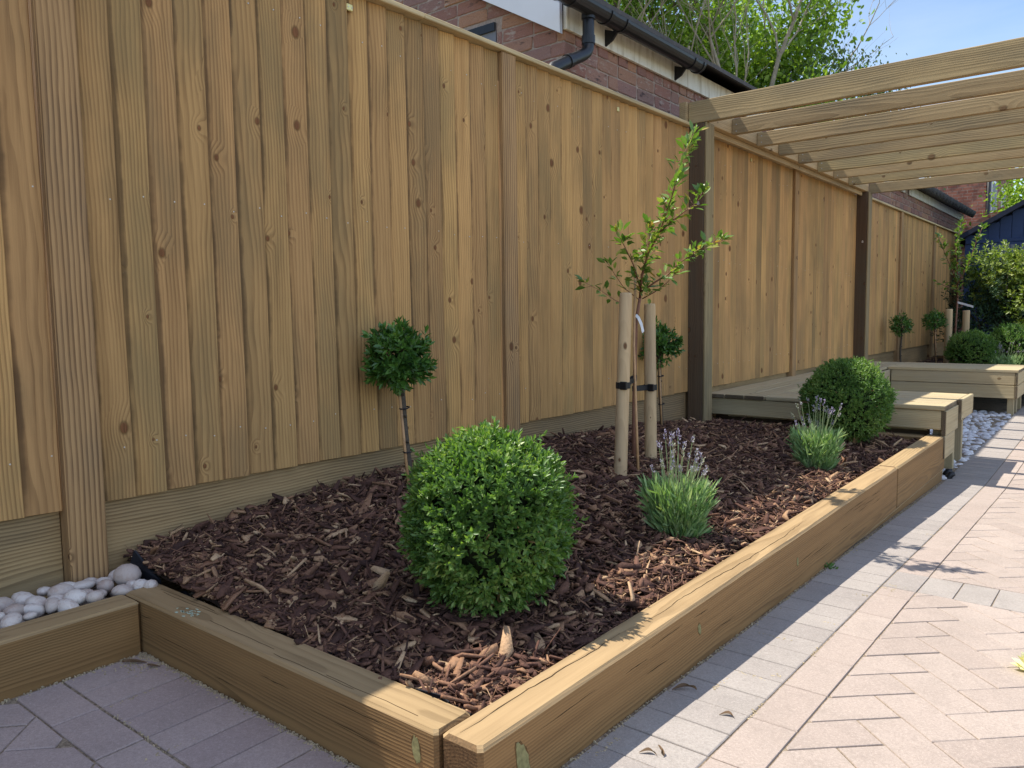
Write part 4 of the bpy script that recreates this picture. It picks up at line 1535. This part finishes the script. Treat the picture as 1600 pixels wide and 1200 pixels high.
for i in range(500):
    px, py = 1.470 + abs(R.gauss(0, .006)), R.uniform(1.1, 5.0)
    s = R.uniform(.0008, .0022)
    k.box(px - s, px + s, py - s * .8, py + s * .8, gz(py) - .003, gz(py) + s)
tag(wmesh('joint_grit', k, None, M['grit']), 'loose sandy grit lying along the paving joints', 'grit', kind='stuff')


def dry_leaf(x, y, s, label, curl, z=None):
    k = MB()
    n = 9
    a0 = R.uniform(0, 6.28)
    z0 = (gz(y) if z is None else z) + .001
    for i in range(n):
        f = i / (n - 1)
        ang = a0 + curl * f
        cx, cy = x + s * (f - .5) * math.cos(a0) + s * .25 * math.sin(curl * f) * math.sin(a0), y + s * (f - .5) * math.sin(a0) + s * .3 * math.sin(3 * f) * math.cos(a0)
        w = s * .16 * math.sin(math.pi * (f * .9 + .05))
        zz = z0 + s * .10 * math.sin(math.pi * f)
        px, py = -math.sin(ang), math.cos(ang)
        k.v += [(cx + px * w, cy + py * w, zz + w * .8), (cx, cy, zz), (cx - px * w, cy - py * w, zz + w * .7)]
    for i in range(n - 1):
        k.f += [(3 * i, 3 * i + 1, 3 * i + 4, 3 * i + 3), (3 * i + 1, 3 * i + 2, 3 * i + 5, 3 * i + 4)]
    return tag(wmesh('dry_leaf', k, None, M['dryleaf']), label, 'dry leaf', 'dry leaves on the paving')


dry_leaf(1.592, 1.345, .045, 'curled dry leaf lying in the sun near the bottom edge', 2.6)
dry_leaf(1.578, 1.315, .032, 'small dark dry leaf beside the curled one', 1.2)
dry_leaf(1.505, 1.62, .050, 'dark dry leaf in the shadow of the long sleeper', 1.8)
dry_leaf(1.64, 1.56, .034, 'dry leaf sliver beside the header course line', .6)
dry_leaf(.345, .885, .055, 'brown dry leaf in the corner of the two shaded sleepers', 2.0)
dry_leaf(.40, .905, .035, 'dry leaf scrap along the short sleeper foot', 1.0)
t = thing('fallen_flower', (2.135, 2.255, gz(2.25)), 'pale cream crumpled flower lying on the sunlit paving', 'flower')
PV = []
for rg in range(3):
    n = 9 - rg
    a = np.arange(n) * 2 * math.pi / n + rg * .4 + NR.normal(0, .12, n)
    rr_ = (.012, .008, .003)[rg]
    P = np.stack([np.cos(a) * rr_, np.sin(a) * rr_, np.full(n, .006 + rg * .008)], 1)
    D = np.stack([np.cos(a), np.sin(a), np.full(n, .55 + rg * .7)], 1) + NR.normal(0, .15, (n, 3))
    U = np.stack([-np.cos(a), -np.sin(a), np.full(n, 1.0)], 1)
    PV.append(leaves(P, D, U, NR.uniform(.026, .036, n), NR.uniform(.022, .030, n)))
V, F = join(PV)
obj('petals', arr_mesh('petals', V, F, M['petal']), t)
k = MB()
k.tube([(0, 0, .001), (0, 0, .008), (0, 0, .014)], [.006, .013, .006], 10)
obj('flower_base', k.mesh('flower_base', M['dryleaf'], True), t)

# ------------------------------------------------------------------ brick outbuilding behind the fence
WX, WY0, WY1 = -.28, 3.73, 16.6
bld = thing('brick_outbuilding', (-1.6, 10, -.2), 'low old red brick outbuilding with black gutter behind the fence', 'building')
k = MB()
k.quadloop([[(-3.3, WY0 + .006, -.2), (WX - .006, WY0 + .006, -.2), (WX - .006, WY1, -.2), (-3.3, WY1, -.2)],
            [(-3.3, WY0 + .006, 2.62), (WX - .006, WY0 + .006, 2.62), (WX - .006, WY1, 2.62), (-3.3, WY1, 2.62)],
            [(-1.8, WY0 + .006, 3.42), (-1.78, WY0 + .006, 3.42), (-1.78, WY1, 3.42), (-1.8, WY1, 3.42)]])
wall = wmesh('wall', k, bld, M['mortar'])
CH, BL = .0805, .236
nb = 0
gap = .009
bm_cache = []
for i in range(8):
    k = MB()
    k.box(-.1, .1, -.1, .1, -.1, .1, .012)
    k.v = [(x + R.uniform(-.006, .006), y + R.uniform(-.006, .006), z + R.uniform(-.006, .006)) for x, y, z in k.v]
    bm_cache.append(k.mesh('brick', M['brick']))


def brick(x0, x1, y0, y1, z0, z1):
    c = Vector(((x0 + x1) / 2, (y0 + y1) / 2, (z0 + z1) / 2))
    obj('brick', R.choice(bm_cache), wall, c - origin(wall), (0, 0, 0), ((x1 - x0) / .2, (y1 - y0) / .2, (z1 - z0) / .2))


win = (-1.06, -.775, 2.44, 2.675)
for r in range(13):
    z0 = 1.98 + r * CH
    z1 = z0 + CH - gap
    if z0 < 2.50:
        # long face, towards the garden
        y = WY0 + (BL / 2 if r % 2 else 0)
        head = (r % 4 == 2)
        if r % 2:
            y = WY0
            brick(WX - .10, WX + R.uniform(-.002, .003), y, y + BL / 2 - gap - .004, z0, z1)
            y += BL / 2
        while y < 6.3:
            L = BL * (.5 if (head or R.random() < .12) else 1)
            brick(WX - .05, WX + R.uniform(-.003, .004), y, y + L - gap, z0, z1)
            y += L
    x = WX - (BL / 2 if r % 2 == 0 else BL) - (0 if r % 2 == 0 else 0)
    first = True
    x = WX if r % 2 else WX - .0
    x = WX - .102 if r % 2 else WX - .052
    while x > -2.35:
        L = BL * (.5 if R.random() < .25 else 1)
        if first and r % 2 == 0:
            L = BL * .75
        first = False
        xa, xb = x - L + gap, x
        inwin = xb > win[0] and xa < win[1] and z1 > win[2] and z0 < win[3]
        slope_top = 2.62 + .53 * min(1.5, max(0, WX - xb))
        if z1 < slope_top:
            if not inwin:
                brick(xa, xb, WY0 + R.uniform(-.003, .003), WY0 + .05, z0, z1)
            else:
                if xb > win[1] + .03:
                    brick(win[1], xb, WY0 + R.uniform(-.003, .003), WY0 + .05, z0, z1)
                if xa < win[0] - .03:
                    brick(xa, win[0], WY0 + R.uniform(-.003, .003), WY0 + .05, z0, z1)
        x -= L
k = MB()
y = 6.3
Vb = MB()
for r in range(-1, 8):
    z0 = 1.98 + r * CH
    if z0 > 2.50:
        break
    y = 6.3 if r > -1 else WY0
    y += (BL / 2 if r % 2 else 0)
    while y < WY1 - BL:
        Vb.box(WX - .05, WX + R.uniform(-.003, .004), y, y + BL - gap, z0, z0 + CH - gap, .005)
        y += BL
tag(wmesh('bricks', Vb, wall, M['brick']), kind='stuff')
wn_ = bpart('window', bld, win[0] + .002, win[1] - .002, WY0 - .004, WY0 + .004, win[2] + .002, win[3] - .002, M['shutter'], 0)
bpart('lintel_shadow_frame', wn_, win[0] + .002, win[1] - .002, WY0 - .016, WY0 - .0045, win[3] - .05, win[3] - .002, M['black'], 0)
# fascia boards under the gutter
for y0, y1 in ((WY0 - .02, 4.695), (4.70, 6.2), (6.205, 9.2), (9.205, 11.9), (12.2, WY1 - .05)):
    bpart('fascia_board', bld, WX + .006, WX + .028, y0, y1, 2.512 + (.01 if y0 > 9 else 0), 2.645, M['fascia'], .002)
# bargeboard on the gable
k = MB()
x0, z0 = -.268, 2.482
x1 = -1.9
s = .565
prof = [(x0, z0), (x0, 2.68), (x1, 2.68 + s * (x0 - x1) + .02), (x1, z0 + s * (x0 - x1))]
k.quadloop([[(x, WY0 - .062, z) for x, z in prof], [(x, WY0 - .036, z) for x, z in prof]])
wmesh('bargeboard', k, bld, M['barge'])
k = MB()
prof = [(-.10, 2.640), (-.10, 2.668), (-1.79, 2.668 + s * 1.69 + .02), (-1.79, 2.640 + s * 1.69)]
k.quadloop([[(x, WY0 - .08, z) for x, z in prof], [(x, WY1 + .06, z) for x, z in prof]])
rf = wmesh('roof', k, bld, M['slate'])
k = MB()
prof = [(-3.48, 2.640), (-3.48, 2.668), (-1.79, 2.668 + s * 1.69 + .02), (-1.79, 2.640 + s * 1.69)]
k.quadloop([[(x, WY0 - .08, z) for x, z in prof], [(x, WY1 + .06, z) for x, z in prof]])
wmesh('roof', k, bld, M['slate'])
y = 11.3
while y < WY1:                          # roll tiles show at the eaves
    kk = MB()
    kk.tube([(-.085, y + .13, 2.628), (-.40, y + .13, 2.628 + s * .315)], [.062, .060], 10)
    wmesh('eaves_tile', kk, rf, M['slate'], True)
    y += .27


def gutter(y0, y1, cx, cz, r):
    k = MB()
    prof = []
    for i in range(11):
        a = math.pi + math.pi * i / 10
        prof.append((cx + r * math.cos(a), cz + r * math.sin(a)))
    for i in range(11):
        a = 2 * math.pi - math.pi * i / 10
        prof.append((cx + (r - .004) * math.cos(a), cz + (r - .004) * math.sin(a)))
    k.quadloop([[(x, y0, z) for x, z in prof], [(x, y1, z) for x, z in prof]])
    g = wmesh('gutter', k, bld, M['black'], False)
    return g


GX, GZ, GR = -.145, 2.632, .055
g1 = gutter(3.47, 5.17, GX, GZ, GR)
for yb in (3.60, 3.95, 4.12, 5.02, 5.15):
    k = MB()
    n = 12
    rg = [[], [], [], []]
    for i in range(n):
        a = math.pi + math.pi * i / (n - 1)
        for q, (rr_, dy) in enumerate(((GR + .0005, -.014), (GR + .006, -.014), (GR + .006, .014), (GR + .0005, .014))):
            rg[q].append((GX + rr_ * math.cos(a), yb + dy, GZ + rr_ * math.sin(a)))
    b0 = len(k.v)
    for q in rg:
        k.v += q
    for q in range(4):
        for i in range(n - 1):
            k.f.append((q * n + i, q * n + i + 1, ((q + 1) % 4) * n + i + 1, ((q + 1) % 4) * n + i))
    if yb in (4.12, 5.02):
        k.quadloop([[(GX - .02, yb - .008, GZ - .05), (WX + .03, yb - .008, GZ - .02), (WX + .03, yb - .008, GZ - .115), (GX - .055, yb - .008, GZ - .09)],
                    [(GX - .02, yb + .008, GZ - .05), (WX + .03, yb + .008, GZ - .02), (WX + .03, yb + .008, GZ - .115), (GX - .055, yb + .008, GZ - .09)]])
    wmesh('gutter_bracket', k, g1, M['black'])
k = MB()
k.tube([(GX, 3.462, GZ - .012), (GX, 3.474, GZ - .012)], .054, 16)
wmesh('stop_end', k, g1, M['black'], False)
k = MB()
k.tube([(-.165, 3.800, 2.60), (-.165, 3.800, 2.53), (-.165, 3.800, 2.44), (-.165, 3.794, 2.405), (-.165, 3.775, 2.378), (-.165, 3.745, 2.358), (-.165, 3.60, 2.29), (-.165, 3.46, 2.222), (-.165, 3.43, 2.19), (-.165, 3.42, 2.1), (-.165, 3.42, 0)], .0335, 16)
dp = wmesh('downpipe', k, g1, M['black'], True)
for a, c in (((-.165, 3.800, 2.475), (-.165, 3.800, 2.43)), ((-.165, 3.62, 2.30), (-.165, 3.585, 2.284)), ((-.165, 3.8, 2.60), (-.165, 3.8, 2.565))):
    k = MB()
    k.tube([a, c], .0385, 16)
    wmesh('pipe_collar', k, dp, M['black'], False)

# ------------------------------------------------------------------ house, shed
house = thing('brick_house', (-4, 26, -.2), 'far red brick house with tall sash windows beyond the outbuilding', 'house')
k = MB()
k.box(-2.15, -.86, 23.6, 29, -.2, 5.6)
wmesh('wall', k, house, M['brick_far'])
k = MB()
k.quadloop([[(-1.9, 23.45, 5.6), (-.7, 23.45, 5.6), (-.7, 29.2, 5.6), (-1.9, 29.2, 5.6)], [(-1.8, 23.6, 6.3), (-1.7, 23.6, 6.3), (-1.7, 29.2, 6.3), (-1.8, 29.2, 6.3)]])
wmesh('roof', k, house, M['slate'])
k = MB()
k.tube([(-.80, 23.62, -.2), (-.80, 23.62, 5.5)], .05, 10)
wmesh('drainpipe', k, house, M['black'], True)
for y0 in (24.4, 26.4):
    wf = bpart('window', house, -.862, -.83, y0, y0 + .95, 2.6, 4.35, M['white'], .004)
    for zz in (2.68, 3.52):
        bpart('pane', wf, -.829, -.824, y0 + .08, y0 + .87, zz, zz + .76, M['shutter'], 0)
k = MB()
k.quadloop([[(-1.6, 20.8, 2.30), (-.1, 20.8, 3.10), (-.1, 23.5, 3.1), (-1.6, 23.5, 2.3)], [(-1.6, 20.8, 2.42), (-.1, 20.8, 3.22), (-.1, 23.5, 3.22), (-1.6, 23.5, 2.42)]])
wmesh('lean_to_roof', k, house, M['brick_far'])
k = MB()
k.box(-1.5, -.2, 20.95, 23.5, -.2, 2.3)
wmesh('lean_to_wall', k, house, M['brick_far'])

shed = thing('garden_shed', (1.7, 15, -.2), 'navy blue garden shed with pitched roof and grey shutters behind the shrubs', 'shed')
SX0, SX1, SY = .22, 3.2, 13.75
k = MB()
k.quadloop([[(SX0, SY + .02, -.2), (SX1, SY + .02, -.2), (SX1, 17, -.2), (SX0, 17, -.2)], [(SX0, SY + .02, 1.98), (SX1, SY + .02, 1.98), (SX1, 17, 1.98), (SX0, 17, 1.98)],
            [(1.70, SY + .02, 2.82), (1.72, SY + .02, 2.82), (1.72, 17, 2.82), (1.70, 17, 2.82)]])
wmesh('wall', k, shed, M['navy'])
x = SX0 - .01
while x < SX1 - .05:
    zt = 2.0 + .565 * min(x + .06 - SX0, SX1 - x - .06)
    bpart('wall_board', shed, x, x + .146, SY - .004, SY + .014, -.2, round(min(zt, 2.80), 2), M['navy'], .004)
    x += .150
for sgn, xa, xb in ((1, SX0 - .12, 1.71), (-1, SX1 + .12, 1.71)):
    k = MB()
    za, zb_ = 1.93, 1.93 + .565 * (1.71 - SX0 + .12)
    k.quadloop([[(xa, SY - .14, za), (xb, SY - .14, zb_), (xb, SY - .14, zb_ + .075), (xa, SY - .14, za + .075)], [(xa, 17.1, za), (xb, 17.1, zb_), (xb, 17.1, zb_ + .075), (xa, 17.1, za + .075)]])
    wmesh('roof', k, shed, M['felt'])
bpart('trim', shed, SX0, SX1, SY - .03, SY - .006, 1.90, 1.955, M['navy'], .004)
sh = bpart('shutter_frame', shed, .50, 1.30, SY - .030, SY - .006, .9, 1.90 - .004, M['navy'], .004)
for i in range(4):
    bpart('shutter_board', sh, .56 + i * .082, .56 + i * .082 + .078, SY - .052, SY - .032, .92, 1.86, M['shutter'], .004)
for i in range(4):
    bpart('shutter_board', sh, .93 + i * .082, .93 + i * .082 + .078, SY - .052, SY - .032, .92, 1.86, M['shutter'], .004)

# ------------------------------------------------------------------ shrubs behind
def shrub(name, loc, label, blobs, mat, leaf, n, wr=.5, group='shrubs before the shed', stem=True, fans=False):
    t = thing(name, loc, label, 'shrub', group)
    parts = []
    k = MB()
    for (cx, cy, cz, r, rz) in blobs:
        m = int(n * (r / .5) ** 2)
        d = rand_unit(m)
        rad = NR.uniform(.35, 1.0, m) ** .6 * (1 + .22 * np.sin(d[:, 0] * 5 + cx * 9) * np.cos(d[:, 2] * 4 + cy))
        P = np.array([cx, cy, cz]) + d * rad[:, None] * np.array([r, r, rz])
        N = unit(d + np.array([0, 0, .4]) + NR.normal(0, .4, (m, 3)))
        parts.append(sprigs(P, N, 8, NR.uniform(.04, .12, m), leaf, wr, .2, 1.0))
        for i in range(5):
            k.tube([(0, 0, -.05), (cx * .5, cy * .5, cz * .55), tuple(np.array([cx, cy, cz]) + d[i] * r * .7)], [.018, .012, .004], 5)
    V, F = join(parts)
    obj('crown', arr_mesh('crown', V, F, M[mat]), t)
    obj('trunk', k.mesh('trunk', M['stem']), t)
    return t


shrub('evergreen_shrub', (.75, 12.1, .2), 'dark evergreen shrub behind the far box balls', [(0, 0, .45, .5, .5), (.45, .1, .5, .5, .5), (.2, .1, .95, .42, .40), (-.2, .3, .85, .35, .5), (.9, .2, .55, .5, .55)], 'dark_leaf', .055, 520, .35)
shrub('golden_shrub', (.95, 12.0, .2), 'golden green leafy shrub rising before the navy shed', [(.05, .2, 1.20, .38, .32), (.30, .1, 1.30, .30, .22), (-.05, .3, .9, .34, .3), (.38, .2, 1.12, .36, .27), (.40, .0, .75, .40, .35), (-.28, .3, 1.25, .24, .26)], 'gold_leaf', .060, 480, .5)
shrub('golden_shrub', (1.62, 11.9, .2), 'yellow tipped shrub at the right edge of the photo', [(0, 0, .95, .38, .40), (.1, 0, .5, .45, .40), (.5, .2, 1.0, .45, .5)], 'gold_leaf', .060, 460, .5)

# ------------------------------------------------------------------ trees beyond
def limb(k, p, d, L, r, depth, tips, rr, bend=.25, split=3, shrink=.62, n=6, up_=.15):
    pts = [p]
    q = Vector(p)
    dd = Vector(d).normalized()
    steps = 5
    for i in range(steps):
        dd = (dd + Vector((rr.gauss(0, bend), rr.gauss(0, bend), rr.gauss(up_, bend * .6))) * .5).normalized()
        q = q + dd * L / steps
        pts.append(q.copy())
    k.tube(pts, [r * (1 - .55 * i / steps) for i in range(steps + 1)], max(4, n), False)
    if depth == 0:
        tips += pts[2:]
        return
    for s in range(split):
        j = rr.randint(2, steps)
        nd = (dd + Vector((rr.gauss(0, .75), rr.gauss(0, .75), rr.gauss(.1, .5)))).normalized()
        limb(k, pts[j], nd, L * shrink * rr.uniform(.75, 1.2), r * (1 - .5 * j / steps) * .55, depth - 1, tips, rr, bend, split, shrink, n - 1, up_)
    tips.append(pts[-1])


def tree(name, loc, h, label, mat, leaf, per, depth=3, seed=1, droop=0.0, barkm='bark', group='trees beyond the outbuilding', split=4, spread=.5, r0=None, jitter=.28, trunkf=.42):
    rr = random.Random(seed)
    t = thing(name, loc, label, 'tree', group)
    k = MB()
    tips = []
    r0 = r0 or h * .017
    k.tube([(0, 0, -.2), (0, 0, h * .12), (h * .012, 0, h * trunkf * .6), (0, h * .01, h * trunkf)], [r0 * 1.3, r0, r0 * .85, r0 * .7], 9)
    for i in range(split + 2):
        a = 2 * math.pi * i / (split + 2) + rr.uniform(-.4, .4)
        z = h * trunkf * rr.uniform(.55, 1.0)
        limb(k, Vector((0, 0, z)), Vector((math.cos(a) * spread, math.sin(a) * spread, rr.uniform(.7, 1.1))), h * rr.uniform(.30, .42), r0 * .5, depth - 1, tips, rr, .28, split, .62, 7)
    obj('trunk', k.mesh('trunk', M[barkm], True), t)
    if mat:
        T = np.array([tuple(p) for p in tips])
        P = np.repeat(T, per, 0) + NR.normal(0, jitter, (len(T) * per, 3))
        if droop:
            P[:, 2] -= NR.random(len(P)) ** 1.5 * droop
        D = rand_unit(len(P)) + np.array([0, 0, -.35 - droop])
        L = leaf * NR.uniform(.6, 1.2, len(P))
        V, F = leaves(P, D, rand_unit(len(P)) + np.array([0, 0, .8]), L, L * .6)
        obj('crown', arr_mesh('crown', V, F, M[mat]), t)
    return t


tree('leafy_tree', (-9.6, 15.8, -.2), 13.5, 'bright green leafy tree behind the gutter, leftmost', 'bright_leaf', .15, 95, 3, 21, jitter=.42)
tree('leafy_tree', (-7.4, 17.2, -.2), 10.6, 'bright green leafy tree above the middle of the outbuilding roof', 'bright_leaf', .15, 95, 3, 22, jitter=.38)
tree('leafy_tree', (-5.4, 18.4, -.2), 7.6, 'green leafy tree just left of the weeping tree', 'bright_leaf', .135, 105, 3, 23, jitter=.34)
tree('weeping_tree', (-3.75, 19.0, -.2), 6.9, 'grey green weeping tree nearest the open sky', 'grey_leaf', .095, 105, 3, 24, 1.0, spread=.35)
tree('bare_tree', (-4.75, 17.2, -.2), 11.5, 'bare branched tree without leaves, leaning right over the roof', None, .1, 0, 4, 25, barkm='bare', spread=.5, r0=.14, split=4, trunkf=.40)
tree('bare_tree', (-6.6, 15.2, -.2), 11.0, 'bare twiggy tree mixed into the green leaves', None, .1, 0, 4, 26, barkm='bare', spread=.35, r0=.11, split=4, trunkf=.4)
tree('leafy_tree', (1.95, 20.5, -.2), 4.8, 'light green tree behind the navy shed roof', 'bright_leaf', .10, 60, 3, 27, spread=.5)
tree('leafy_tree', (2.9, 15.8, -.2), 5.6, 'tree at the right edge with only a few leaves in frame', 'bright_leaf', .10, 14, 3, 28, spread=.7)
